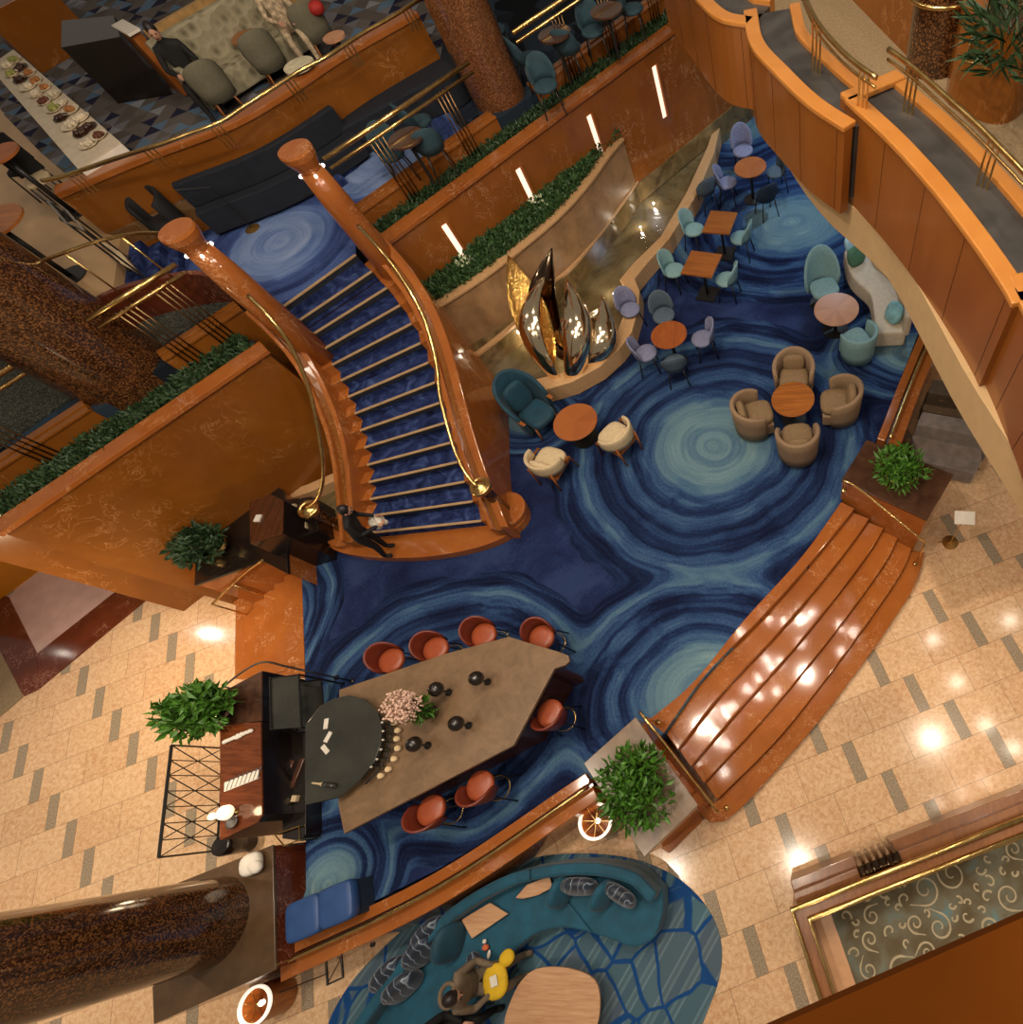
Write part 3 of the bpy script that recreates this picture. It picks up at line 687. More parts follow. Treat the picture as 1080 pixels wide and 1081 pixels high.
stair = thing('grand_staircase', 'curved grand staircase with blue carpeted treads between orange marble balustrades', 'staircase', (-6.6, 5.2, ZP), world=True)
NOSE_SHADE = mat_plain('nosing_shade', (.008, .01, .018), .95, var=.3)  # shadow below each nosing overhang, put into a near-black colour
NOSEM = mat_plain('pale_brass_nosing', H('c0a078'), .35, .3, .1)
def outw(i, d, side):
    a, b = Vector(SA[i]), Vector(SB[i]); t = (a-b).normalized()
    return tuple(a+t*d) if side == 'L' else tuple(b-t*d)
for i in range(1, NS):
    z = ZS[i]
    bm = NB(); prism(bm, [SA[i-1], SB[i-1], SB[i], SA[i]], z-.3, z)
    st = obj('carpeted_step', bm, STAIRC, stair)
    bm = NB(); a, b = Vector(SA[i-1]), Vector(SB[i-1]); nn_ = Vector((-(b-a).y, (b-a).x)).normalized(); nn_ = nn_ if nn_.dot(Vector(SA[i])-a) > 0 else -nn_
    prism(bm, [a, b, b+nn_*.012, a+nn_*.012], z+.09, ZS[i-1]-.004); rs = obj('nosing_shade_strip', bm, NOSE_SHADE, None); rs.parent = st  # dark strip standing in for the nosing's shadow
    bm = NB(); a, b = Vector(SA[i]), Vector(SB[i]); c = (a+b)/2; d = a-b
    box(bm, (c.x, c.y, z+.004), (d.length, .045, .014), math.atan2(d.y, d.x)); nz = obj('nosing', bm, NOSEM, None); nz.parent = st
    for sd in 'LR':
        e0, e1 = (SA[i-1], SA[i]) if sd == 'L' else (SB[i-1], SB[i])
        bm = NB(); prism(bm, [e0, e1, outw(i, .19, sd), outw(i-1, .19, sd)], ZP, z+.006); se = obj('marble_tread_end', bm, STEPM, None, bevel=.006); se.parent = st
bm = NB(); a, b = Vector(SA[0]), Vector(SB[0]); v_ = (Vector(SA[1])-a).normalized()*.02; prism(bm, [a, b, b+v_, a+v_], ZS[1]-.02, ZS[0]-.08); obj('landing_riser', bm, STAIRC, stair)
bm = NB(); c = (a+b)/2; d = a-b
box(bm, (c.x, c.y, ZL+.008), (d.length, .045, .016), math.atan2(d.y, d.x)); obj('nosing', bm, NOSEM, stair)
bm = NB(); prism(bm, [SA[0], SB[0], SB[1], SA[1]], ZP, ZL-.32); obj('understair_core', bm, DARKW, stair)
for sd in 'LR':
    P1 = [outw(i, .17, sd) for i in range(NS)]; P2 = [outw(i, .25, sd) for i in range(NS)]; P3 = [outw(i, .37, sd) for i in range(NS)]; P4 = [outw(i, .52 if sd == 'R' else .44, sd) for i in range(NS)]
    # lengthen to the newel
    def ext(P):
        v = Vector(P[-1])-Vector(P[-2]); return P+[tuple(Vector(P[-1])+v*.75)]
    z0 = [z+.12 for z in ZS]+[ZS[-1]]
    bm = NB(); strip(bm, ext(P1), ext(P2), ZP, [z+.10 for z in z0]); obj('inner_string', bm, STEPM, stair, bevel=.012)
    bm = NB(); strip(bm, ext(P2), ext(P3), ZP, [z+.03 for z in z0]); obj('string_groove', bm, ORANGE_D, stair)
    bm = NB(); strip(bm, ext(P3), ext(P4), ZP, [z+.13 for z in z0]); obj('outer_string', bm, STEPM, stair, bevel=.02)
base = [(342, 553), (341, 566), (352, 580), (380, 587), (418, 589), (457, 587), (500, 579), (530, 568), (550, 553), (556, 540), (552, 528), (540, 519), (520, 522), (500, 545), (405, 560), (376, 545)]
bm = NB(); prism(bm, [W2(*p, 1.0) for p in catmull([(*p, 0) for p in base], 3, True) for p in [p[:2]]], ZP, 1.0); obj('bottom_step', bm, STEPM, stair, bevel=.02)
# railings
railR = [(378, 238, 4.35), (400, 262, 4.2), (421, 289, 3.98), (439, 318, 3.72), (451, 345, 3.45), (461, 385, 3.12), (464, 415, 2.86), (471, 445, 2.6), (480, 475, 2.36), (490, 497, 2.15), (503, 514, 2.0)]
railL = [(262, 312, 4.5), (285, 335, 4.3), (305, 362, 4.0), (320, 393, 3.65), (330, 425, 3.3), (337, 460, 2.9), (341, 490, 2.55), (340, 512, 2.25), (334, 528, 2.02), (322, 537, 1.9)]
for nm, rl in (('R', railR), ('L', railL)):
    pts = catmull([W(*p) for p in rl], 6)
    bm = NB(); tube(bm, pts, .028, 10); obj('handrail', bm, BRASS, stair, smooth=True)
def newel(px, zt, zb, r):
    x, y = W2(*px, zt)
    bm = NB(); lathe(bm, [(r*.55, zb), (r*.55, zt-.28), (r*.62, zt-.1)], (x, y, 0), 24); p = obj('newel_post', bm, GRANITE, stair, smooth=True)
    bm = NB(); lathe(bm, [(r*.6, zt-.12), (r, zt-.1), (r*1.05, zt-.06), (r, zt-.02), (r*.86, zt-.03), (r*.8, zt-.05), (r*.62, zt-.03), (.5*r, zt-.0), (.0, zt+.02)], (x, y, 0), 28); c = obj('newel_cap', bm, BRASS, None, smooth=True); c.parent = p
    bm = NB(); lathe(bm, [(.36, zb), (.36, zb+.1), (.3, zb+.12), (0, zb+.12)], (x, y, 0), 28); obj('newel_plinth', bm, STEPM, stair, smooth=False)
newel((505, 512), 1.95, 1.0, .17); newel((323, 536), 1.9, 1.0, .17)
# tall pylons at the head of the stairs
GLINT_BULB = bpy.data.materials.new('glint_bulb_glow'); GLINT_BULB.use_nodes = True; _b = GLINT_BULB.node_tree.nodes['Principled BSDF']; _b.inputs['Emission Color'].default_value = (1, .9, .75, 1); _b.inputs['Emission Strength'].default_value = 6  # glow shared by added glints and the drum lamp bulbs
for px, lab in (((185, 242), 'left polished marble pylon with round flared cap at head of staircase'), ((310, 157), 'right polished marble pylon with round flared cap at head of staircase')):
    x, y = W2(*px, 5.13)
    t = thing('marble_pylon', lab, 'pylon', (x, y, ZL-1.2), world=True)
    bm = NB(); lathe(bm, [(.22, ZL-1.2), (.2, 4.4), (.165, 4.86)], (x, y, 0), 28); obj('shaft', bm, STEPM, t, smooth=True)
    bm = NB(); lathe(bm, [(.15, 4.84), (.17, 4.92), (.225, 5.03), (.24, 5.1), (.23, 5.13), (0, 5.13)], (x, y, 0), 32); obj('cap', bm, STEPM, t, smooth=False)
    for k in range(4):
        a = -.9+k*PI/2; bm = NB(); ball(bm, (x+.175*math.cos(a), y+.175*math.sin(a), 4.84), .022, u=10, v=6); obj('stud_glint', bm, GLINT_BULB, t, smooth=True)  # glowing beads standing in for reflected dots below the cap

# ================================================================== brass rails and rod bundles of the mezzanine
ROD = mat_brass('aged_bronze', (.22, .13, .06), .3)
def guard(f, n, parts, bundles, lab, nrod=4, z1=4.5):
    t = thing('brass_guard_rail', lab, 'railing', (*f(parts[0][0], n), ZL), world=True)
    for (a, b) in parts:
        for dz, rr in ((0, .032), (-.13, .024)):
            bm = NB(); tube(bm, [(*f(a, n), z1+dz), (*f(b, n), z1+dz)], rr, 10); obj('rail', bm, BRASS, t, smooth=True)
    for s in bundles:
        for k in range(nrod):
            bm = NB(); cyl(bm, (*f(s+k*.075, n-.0), 0), .013, 3.2, z1-.1, 8); obj('rod', bm, ROD, t, smooth=True)
    return t
guard(R_, .47, [(-.02, 2.95)], [.75, 2.15], 'double brass guard rail with rod bundles between right pylon and tall granite column')
guard(R_, .47, [(3.95, 11)], [4.8, 5.9, 7.1], 'double brass guard rail with rod bundles beyond the tall granite column')
guard(L_, .74, [(-1.3, 1.6)], [.55], 'double brass guard rail emerging below the left granite column')
guard(L_, .74, [(2.65, 4.0)], [2.95, 3.5], 'double brass guard rail between left granite column and left pylon')
# thin rail that sweeps left from the left pylon
t = thing('curved_brass_handrail', 'slim curved brass handrail sweeping left from the left pylon over cream floor', 'railing', (*W2(163, 247, 4.95), ZR), world=True)
bm = NB(); tube(bm, catmull([W(*p, 4.95) for p in [(175, 246), (150, 246), (127, 249), (95, 257), (67, 267), (20, 284), (-30, 300)]], 5), .022, 8); obj('rail', bm, BRASS, t, smooth=True)
for p in [(127, 249), (67, 267)]:
    x, y = W2(*p, 4.95); bm = NB(); cyl(bm, (x, y, 0), .014, ZR, 4.95, 8); obj('post', bm, BRASS, t, smooth=True)
# rail on the restaurant parapet
t = thing('restaurant_brass_rail', 'long brass rail on the orange parapet in front of the restaurant', 'railing', (*Uline[0], 4.7), world=True)
rl = [(44, 191), (70, 185), (120, 168), (170, 152), (200, 141), (232, 129), (260, 111), (290, 92), (318, 74), (345, 60), (380, 37), (415, 17), (450, -5)]
rpts = catmull([W(*p, 4.98) for p in rl], 4)
bm = NB(); tube(bm, rpts, .026, 10); obj('rail', bm, BRASS, t, smooth=True)
for p in [(70, 185), (150, 158), (222, 135), (300, 86), (362, 49), (425, 11)]:
    x, y = W2(*p, 4.98)
    for k in range(3):
        bm = NB(); cyl(bm, (x+k*.06, y+k*.03, 0), .011, 4.7, 4.97, 6); obj('rod', bm, BRASS, t)

# ================================================================== columns
def column(c, r, z0, z1, lab, mat, ring=None):
    bm = NB(); lathe(bm, [(r, z0), (r, z1)], (c[0], c[1], 0), 64)
    o = obj('granite_column', bm, mat, smooth=True); m = o.modifiers.new('e', 'EDGE_SPLIT'); m.split_angle = 1.2
    return tag(o, lab, 'column')
column(R_(3.57, 1.18), .5, ZL-.3, 13, 'tall warm brown granite column beside fountain wall, planted groundcover at its foot', GRANITE_L)
column(L_(2.12, 1.42), .72, ZL-.3, 13, 'dark granite column leaning in from left edge above the left marble wall', GRANITE)
PLT = mat_plain('umber_stone', H('55402c'), .25, var=.2, sc=4)
pl = [W2(*p, 1.25) for p in [(287, 893), (290, 1023), (163, 1080), (158, 945)]]
t = thing('column_plinth', 'square brown marble plinth under the thick bottom left column', 'plinth', (*pl[0], 0), world=True)
bm = NB(); prism(bm, pl, 0, 1.21); obj('body', bm, PINK_M, t)
cpl = Vector((sum(p[0] for p in pl)/4, sum(p[1] for p in pl)/4)); pl2 = [tuple(cpl+(Vector(p)-cpl)*1.015) for p in pl]
bm = NB(); prism(bm, pl2, 1.21, 1.25); obj('top_slab', bm, PLT, t, bevel=.008)
column(W2(222, 974, 1.25), .55, 1.25, 13, 'thick polished dark granite column at bottom left on a brown plinth', GRANITE)
# column and marble planter on the upper walkway (top right)
cc = W2(978, 60, 6.0)
column((W2(985, 68, 5.3)), .32, 5.3, 12, 'dark granite column on upper walkway with a brass ring round it', GRANITE)
x, y = W2(985, 68, 5.3)
ring = [(x+.4*math.cos(a), y+.4*math.sin(a), 5.95) for a in [2.4+i*.22 for i in range(18)]]
tp = thing('brass_ring_rail', 'curved brass rail wrapping the walkway column and running to marble planter', 'railing', (x, y, 5.3), world=True)
bm = NB(); tube(bm, ring+[W(1020, 66, 5.95), W(1042, 70, 5.95)], .02, 8); obj('rail', bm, BRASS, tp, smooth=True)
t = thing('marble_planter', 'tall curved orange marble planter with spiky plant on the upper walkway', 'planter', (*W2(1050, 110, 5.3), 5.3), world=True)
pp = catmull([(*W2(*p, 5.3), 0) for p in [(999, 105), (1020, 120), (1045, 131), (1068, 128), (1085, 108), (1100, 60), (1060, 40), (1010, 60)]], 4, True)
bm = NB(); prism(bm, [p[:2] for p in pp], 5.3, 6.05); obj('body', bm, ORANGE_D, t)
bm = NB(); shrub(bm, (*W2(1062, 70, 5.9), 6.0), (.35, .45, .5), 260, .35, .03, random.Random(3), .2); obj('foliage', bm, LEAFD, t)
bm = NB(); q = [Vector(W2(*p, 5.3)) for p in [(880, -20), (960, 62), (1000, 80), (1010, 40), (960, -40)]]; prism(bm, q, 5.3, 6.3); struct('wall_walkway_marble', bm, ORANGE_D)
# brass rail of the balcony
t = thing('balcony_brass_rail', 'brass rail on short posts along the inner side of the wooden balcony', 'railing', (*W2(900, 50, 6.2), 5.3), world=True)
r1 = catmull([W(*p, 6.28) for p in [(846, -12), (862, 22), (885, 50), (905, 68), (925, 82)]], 6)
r2 = catmull([W(*p, 6.3) for p in [(938, 52), (965, 72), (1000, 103), (1030, 130), (1055, 155), (1085, 186), (1110, 215)]], 6)
for r in (r1, r2):
    bm = NB(); tube(bm, r, .022, 10); obj('rail', bm, BRASS, t, smooth=True)
    bm = NB(); tube(bm, [(p[0], p[1], p[2]-.07) for p in r], .012, 8); obj('rail', bm, BRASS, t, smooth=True)
for p in [(862, 22), (913, 74), (965, 72), (1050, 150)]:
    x, y = W2(*p, 6.28)
    for k in (-1, 0, 1):
        bm = NB(); cyl(bm, (x+k*.035, y-k*.035, 0), .01, 5.85, 6.28, 6); obj('post', bm, BRASS, t)

# ================================================================== lit wall slots
GLOW = bpy.data.materials.new('lit_slot'); GLOW.use_nodes = True; _b = GLOW.node_tree.nodes['Principled BSDF']; _b.inputs['Emission Color'].default_value = (1, .7, .52, 1); _b.inputs['Emission Strength'].default_value = 1.3; _b.inputs['Base Color'].default_value = (.8, .6, .5, 1)
names = ['nearest the staircase', 'second from the staircase', 'third from the staircase', 'fourth from the staircase', 'farthest from the staircase, half behind the balcony']
for k, s in enumerate((.88, 2.7, 4.6, 6.5, 8.4)):
    t = thing('wall_light', 'tall lit slot light on the fountain wall, '+names[k], 'wall light', (*R_(s, 0), 2.2), world=True)
    t['group'] = 'slot lights on the fountain wall'
    bm = NB(); slab(bm, R_, s-.05, s+.05, -.012, -.002, 2.17, 3.08); obj('lit_panel', bm, GLOW, t)
    bm = NB(); slab(bm, R_, s+.05, s+.1, -.05, -.002, 2.15, 3.1); obj('frame', bm, STEPM, t)

# ================================================================== stone planters with plants beside the steps
def plant(name, label, c, R, n, rg, bowl=None, mat=LEAFM, l=.14, wd=.06, bowlmat=BRASS, sx=1):
    t = thing(name, label, 'plant', c, world=True)
    if bowl:
        bm = NB(); lathe(bm, [(bowl*.45, 0), (bowl*.8, .07), (bowl, .2), (bowl*.94, .2), (bowl*.7, .1), (0, .08)], c, 28, sx, 1); obj('bowl', bm, bowlmat, t, smooth=True)
    bm = NB(); r_ = random.Random(rg)
    for k in range(7):
        a = k*.9+r_.uniform(-.3, .3); q = .0 if k == 0 else r_.uniform(.35, .62)
        shrub(bm, (c[0]+R[0]*q*math.cos(a), c[1]+R[1]*q*math.sin(a), c[2]+.12+r_.uniform(0, .08)), (R[0]*.5, R[1]*.5, R[2]*r_.uniform(.6, 1.1)), n//7, l, wd, r_)
    obj('foliage', bm, mat, t)
    return t
def stone_planter(px, z, lab, body, top):
    p = [W2(*q, z) for q in px]
    t = thing('stone_planter_block', lab, 'planter block', (*p[0], 0), world=True)
    c = Vector((sum(q[0] for q in p)/len(p), sum(q[1] for q in p)/len(p))); sm = [tuple(c+(Vector(q)-c)*.975) for q in p]
    bm = NB(); prism(bm, sm, 0, z-.05); obj('body', bm, body, t)
    bm = NB(); prism(bm, p, z-.05, z); obj('top_slab', bm, top, t, bevel=.008)
    return t, c
stone_planter([(915, 464), (888, 507), (979, 549), (1007, 501)], 1.45, 'dark topped marble block at the upper end of the curved steps', STEPM, SMOKE_D)
x, y = W2(946, 500, 1.45); plant('bowl_plant', 'leafy green plant in a brass bowl on the block at upper end of curved steps', (x+.05, y-.02, 1.45), (.42, .36, .35), 620, 11, .3)
stone_planter([(671, 757), (616, 806), (680, 905), (737, 850)], 1.45, 'grey brown topped block at the lower end of curved steps', STEPM, SMOKE)
x, y = W2(679, 828, 1.45); plant('bowl_plant', 'bright green leafy plant on the block at lower end of curved steps', (x, y, 1.45), (.46, .5, .35), 900, 12, .26, wd=.07)
bm = NB(); prism(bm, [W2(*p, .14) for p in [(738, 858), (742, 866), (706, 901), (694, 893)]], 0, .14); struct('trim_step_plinth', bm, STEPM, bevel=.01)
stone_planter([(208, 542), (277, 497), (300, 520), (304, 606), (277, 592), (205, 618)], 1.45, 'black topped block beside the small left steps, under the host desk', STEPM, BLACKW)
x, y = W2(226, 580, 1.45); plant('bowl_plant', 'dark leafy plant in long gold bowl below the left marble wall', (x, y, 1.45), (.5, .32, .35), 700, 13, .3, LEAFD, .16, .08, sx=1.4)
# handrails of both flights
def stair_rail(px, posts, lab, mat=BRASS, r=.02):
    t = thing('step_handrail', lab, 'handrail', W(*px[-1][:2], 0), world=True)
    bm = NB(); tube(bm, catmull([W(*p) for p in px], 4), r, 10); obj('rail', bm, mat, t, smooth=True)
    for (p, zb) in posts:
        x, y, z = W(*p); bm = NB(); cyl(bm, (x, y, 0), r*.8, zb, z, 8); obj('post', bm, mat, t, smooth=True)
        bm = NB(); lathe(bm, [(.045, zb), (.045, zb+.012), (.02, zb+.03)], (x, y, 0), 12); obj('foot', bm, mat, t, smooth=True)
    return t
stair_rail([(889, 507, 1.74), (904, 514, 1.72), (940, 543, 1.4), (977, 573, 1.04)], [((977, 573, 1.04), .14), ((892, 508, 1.74), 1.45)], 'brass handrail over the upper end of curved marble steps')
stair_rail([(675, 751, 1.72), (700, 783, 1.55), (730, 822, 1.3), (757, 856, 1.04)], [((757, 856, 1.04), .14), ((680, 757, 1.72), 1.0)], 'brass handrail over the lower end of curved marble steps')
stair_rail([(224, 638, .92), (245, 617, 1.15), (262, 602, 1.45), (278, 591, 1.74)], [((224, 638, .92), 0), ((245, 617, 1.15), 0)], 'brass handrail beside the small left steps next to black planter block')
stair_rail([(232, 728, .92), (255, 710, 1.3), (277, 699, 1.7), (300, 703, 1.74), (322, 708, 1.74)], [((235, 725, .96), 0), ((322, 708, 1.74), ZP), ((304, 704, 1.74), ZP)], 'dark metal handrail between the small left steps and bar cabinet', BLACK, .016)
# ================================================================== seating builders (front of every seat looks to local -Y)
def arc_shell(bm, rx, ry, z0, hf, a, t, n=22, flare=0.0, seg=3):
    """upright wall bent round the back of a seat; hf(u) gives its height for u in -1..1"""
    rings = []
    for i in range(n+1):
        u = -1+2*i/n; th = PI/2+u*a; h = hf(u); c, s = math.cos(th), math.sin(th)
        prof = []
        for k in range(seg+1): prof.append((0, z0+(h-z0)*k/seg, flare*k/seg))
        outer = [Vector(((rx+t+f)*c, (ry+t+f)*s, z)) for (_, z, f) in prof]
        inner = [Vector(((rx+f)*c, (ry+f)*s, z)) for (_, z, f) in prof]
        top = [Vector(((rx+flare+t*.75)*c, (ry+flare+t*.75)*s, h+t*.28)), Vector(((rx+flare+t*.25)*c, (ry+flare+t*.25)*s, h+t*.28))]
        rings.append([bm.verts.new(v) for v in outer+top+inner[::-1]])
    m = len(rings[0])
    for A, B in zip(rings, rings[1:]):
        for k in range(m):
            l = (k+1) % m; bm.faces.new((A[k], A[l], B[l], B[k]))
    bm.faces.new(rings[0]); bm.faces.new(rings[-1][::-1])
def disc_seat(bm, c, rx, ry, z0, z1, n=28):
    lathe(bm, [(.9, z0), (1, z0+(z1-z0)*.25), (1, z0+(z1-z0)*.7), (.93, z1-.008), (.6, z1+.006), (0, z1+.01)], c, n, rx, ry)
def legs4(t, r, h, mat, spread=.02, rad=.014, z0=0):
    for sx in (-1, 1):
        for sy in (-1, 1):
            bm = NB(); tube(bm, [(sx*(r+spread), sy*(r+spread), z0), (sx*r, sy*r, h)], rad, 8); obj('leg', bm, mat, t, smooth=True)
def lounge_chair(name, label, m, mc, loc, rz, group=None, s=1.0, back=.74, arm=.6, cushion_=True):
    t = thing(name, label, 'armchair', loc, rz, group)
    bm = NB(); arc_shell(bm, .28*s, .30*s, .1, lambda u: arm+(back-arm)*max(0, math.cos(u*PI/2))**.7, 2.0, .08*s, flare=.03)
    obj('shell', bm, m, t, smooth=True)
    bm = NB(); prism(bm, [(-.27*s, -.3*s), (.27*s, -.3*s), (.3*s, 0), (.2*s, .26*s), (-.2*s, .26*s), (-.3*s, 0)], .1, .34); obj('seat_base', bm, m, t, bevel=.02)
    bm = NB(); cushion(bm, (0, -.06*s, .4), (.54*s, .56*s, .17)); obj('seat_cushion', bm, mc, t, smooth=True)
    if cushion_:
        bm = NB(); cushion(bm, (0, .2*s, .56), (.4*s, .15*s, .3), rx=-.25); obj('back_cushion', bm, mc, t, smooth=True)
    bm = NB(); box(bm, (0, 0, .05), (.4*s, .4*s, .1)); obj('foot', bm, BLACK, t)
    return t
def shell_chair(name, label, m, loc, rz, group=None, s=1.0, back=.8, seat=.46):
    t = thing(name, label, 'chair', loc, rz, group)
    bm = NB(); arc_shell(bm, .18*s, .17*s, seat-.04, lambda u: seat+.04+(back-seat-.04)*max(0, math.cos(u*PI/2))**.45, 1.25, .035, flare=.05); obj('backrest', bm, m, t, smooth=True)
    bm = NB(); disc_seat(bm, (0, -.03, 0), .215*s, .225*s, seat-.07, seat); obj('seat', bm, m, t, smooth=True)
    legs4(t, .13*s, seat-.06, BLACK, .06)
    return t
def stool(label, loc, rz):
    t = thing('bar_stool', label, 'bar stool', loc, rz, 'terracotta leather stools around the stone bar')
    bm = NB(); arc_shell(bm, .17, .17, .62, lambda u: .8+.2*max(0, math.cos(u*PI/2))**.6, 1.7, .035, flare=.03); obj('backrest', bm, TERRA_D, t, smooth=True)
    bm = NB(); disc_seat(bm, (0, -.03, 0), .19, .2, .68, .77); obj('seat', bm, TERRA, t, smooth=True)
    legs4(t, .1, .7, BLACK, .08, .012)
    bm = NB(); ring = [(.17*math.cos(2*PI*k/20), .17*math.sin(2*PI*k/20), .26) for k in range(20)]; tube(bm, ring, .009, 6, closed=True); obj('foot_ring', bm, BRASS, t, smooth=True)
    return t
def face(p, q):
    """rotation so that local -Y points from p to q"""
    d = Vector(q)-Vector(p); return math.atan2(d.y, d.x)+PI/2
def wheel_wood(name, a, b, k=16):
    g = G(name); x, y, z = g.sep(g.obj)
    an = g.m_('MULTIPLY', g.m_('ADD', g.m_('DIVIDE', g.m_('ARCTAN2', y, x), 2*PI), .5), k)
    r = g.white(g.com(g.m_('FLOOR', an), 0, 0)); n = g.noise(g.map((3, 30, 3)), 2, 3)
    return g.out(g.mix(.35, g.mix(r, a, b), g.ramp(n, [(.3, a), (.7, b)])), .35)
W_PINK = wheel_wood('segmented_light_wood', H('b07a58'), H('d09a74'))
W_SEG4 = wheel_wood('segmented_oak', H('945024'), H('ae6632'), 8)
W_PLANK = mat_wood('planked_wood', H('8a4a1a'), H('b8702e'), .35, 1, (0, 0, 0), (1, 16, 1))
W_RED = mat_wood('reddish_wood', H('8c4418'), H('ac5c24'), .3, 1, (0, 0, .3), (9, 2, 3))
def round_table(label, px, zt, r, mt, base=BLACK):
    x, y = W2(*px, ZP+zt); t = thing('round_table', label, 'table', (x, y, ZP))
    bm = NB(); lathe(bm, [(r*.96, zt-.035), (r, zt-.02), (r, zt-.006), (r*.985, zt), (0, zt)], (0, 0, 0), 48); obj('tabletop', bm, mt, t)
    bm = NB(); cyl(bm, (0, 0), .035, .02, zt-.03, 16); obj('pedestal', bm, base, t, smooth=True)
    bm = NB(); lathe(bm, [(r*.6, 0), (r*.6, .015), (.05, .035), (0, .035)], (0, 0, 0), 32); obj('base_plate', bm, base, t)
    return (x, y)
# ---- tables of the lounge
tA = round_table('round pale segmented wood table between light teal chairs and ivory sofa', (883, 326), .5, .43, W_PINK)
tB = round_table('round planked wood table encircled by four taupe armchairs', (837, 421), .55, .385, W_PLANK)
tC = round_table('round oak table between teal wing chair and two cream chairs', (607, 445), .5, .42, W_SEG4)
tD = round_table('round reddish wood table ringed by slate shell chairs near the fountain rim', (706, 353), .72, .35, W_RED)
tE = round_table('round wood table at the far end near the fountain tip', (792, 176), .72, .36, W_SEG4)
def square_table(label, pxs):
    p = [Vector(W2(*q, ZP+.74)) for q in pxs]; c = sum(p, Vector((0, 0)))/4
    e = (p[1]-p[0]).normalized(); rz = math.atan2(e.y, e.x); w_ = ((p[1]-p[0]).length+(p[2]-p[3]).length)/2; d_ = ((p[3]-p[0]).length+(p[2]-p[1]).length)/2
    t = thing('square_table', label, 'table', (c.x, c.y, ZP), rz)
    bm = NB(); box(bm, (0, 0, .72), (w_, d_, .04)); obj('tabletop', bm, W_PLANK, t, bevel=.006)
    bm = NB(); cyl(bm, (0, 0), .03, .02, .7, 16); obj('pedestal', bm, BLACK, t, smooth=True)
    bm = NB(); box(bm, (0, 0, .012), (.42, .42, .024)); obj('base_plate', bm, BLACK, t)
    return (c.x, c.y)
t1 = square_table('square planked wood table farther from the camera beside the fountain rim', [(751, 222), (778, 224), (770, 248), (741, 243)])
t2 = square_table('square planked wood table nearer the camera beside the fountain rim', [(729, 264), (760, 268), (754, 292), (719, 289)])
def at(px, z=.45): x, y = W2(*px, ZP+z); return (x, y, ZP)
# four taupe armchairs
for px, lab in (((838, 396), 'taupe armchair above the planked round table, its seat under the tabletop'), ((796, 436), 'taupe armchair left of the planked round table'),
                ((886, 422), 'taupe armchair right of the planked round table'), ((842, 463), 'taupe armchair below the planked round table, back to the camera')):
    p = at(px); lounge_chair('tub_armchair', lab, TAUPE, TAUPE_D, p, face(p[:2], tB), 'taupe armchairs around the planked table', 1.0)
# cream chairs with wooden frame
def cream_chair(label, px, rz):
    t = thing('cream_armchair', label, 'armchair', at(px), rz, 'cream armchairs by the oak table')
    bm = NB(); cushion(bm, (0, -.04, .4), (.56, .56, .16)); obj('seat_cushion', bm, CREAM, t, smooth=True)
    bm = NB(); arc_shell(bm, .29, .27, .42, lambda u: .62+.06*math.cos(u*PI/2), 1.75, .06); obj('back_roll', bm, CREAM, t, smooth=True)
    bm = NB(); cushion(bm, (0, .17, .54), (.42, .13, .26), rx=-.3); obj('back_cushion', bm, CREAM, t, smooth=True)
    for sx in (-1, 1):
        bm = NB(); tube(bm, [(sx*.31, -.28, 0), (sx*.32, -.2, .44), (sx*.31, .1, .5)], .022, 8); obj('arm_frame', bm, MEDW, t, smooth=True)
        bm = NB(); tube(bm, [(sx*.22, .3, 0), (sx*.24, .27, .5)], .02, 8); obj('leg', bm, MEDW, t, smooth=True)
    bm = NB(); prism(bm, [(-.27, -.28), (.27, -.28), (.25, .25), (-.25, .25)], .26, .32); obj('seat_frame', bm, MEDW, t, bevel=.01)
    return t
pC = at((650, 460)); cream_chair('cream armchair right of the oak table', (650, 460), face(pC[:2], tC)-.25)
pC = at((578, 487)); cream_chair('cream armchair below left of the oak table', (578, 487), face(pC[:2], tC)+.15)
# teal wing chair
p = at((562, 433)); t = thing('wing_chair', 'tall dark teal velvet wing chair against the fountain rim', 'armchair', p, face(p[:2], tC)-.25)
bm = NB(); arc_shell(bm, .3, .3, .12, lambda u: .56+.62*max(0, math.cos(u*PI/2*.95))**.8, 1.95, .075, flare=.05, seg=5); obj('winged_back', bm, TEALD, t, smooth=True)
bm = NB(); cushion(bm, (0, -.1, .4), (.56, .66, .18)); obj('seat_cushion', bm, TEALD, t, smooth=True)
bm = NB(); cushion(bm, (0, .2, .72), (.48, .13, .55), rx=-.15); obj('back_cushion', bm, TEALD, t, smooth=True)
for sx in (-1, 1):
    bm = NB(); box(bm, (sx*.37, -.12, .58), (.07, .3, .04)); obj('wooden_arm_cap', bm, MEDW, t, bevel=.012)
legs4(t, .24, .3, MEDW, .03, .02)
# pale teal lounge chairs
p = at((869, 300)); t = thing('high_back_lounge_chair', 'pale teal high backed lounge chair above the pale round table', 'armchair', p, face(p[:2], tA))
bm = NB(); arc_shell(bm, .27, .24, .3, lambda u: .5+.55*max(0, math.cos(u*PI/2))**.7, 1.5, .05, flare=.06, seg=5); obj('backrest', bm, GREYT, t, smooth=True)
bm = NB(); cushion(bm, (0, -.08, .41), (.56, .54, .14)); obj('seat_cushion', bm, GREYT, t, smooth=True)
bm = NB(); cyl(bm, (0, 0), .03, .02, .34, 12); obj('pedestal', bm, BLACK, t, smooth=True)
bm = NB(); lathe(bm, [(.26, 0), (.26, .015), (.04, .03), (0, .03)], (0, 0, 0), 24); obj('base_plate', bm, BLACK, t)
p = at((906, 358)); t = lounge_chair('low_tub_chair', 'pale teal low tub chair below the pale round table, back to the camera', GREYT, GREYT, p, face(p[:2], tA)+.1, None, .88, .68, .62, False)
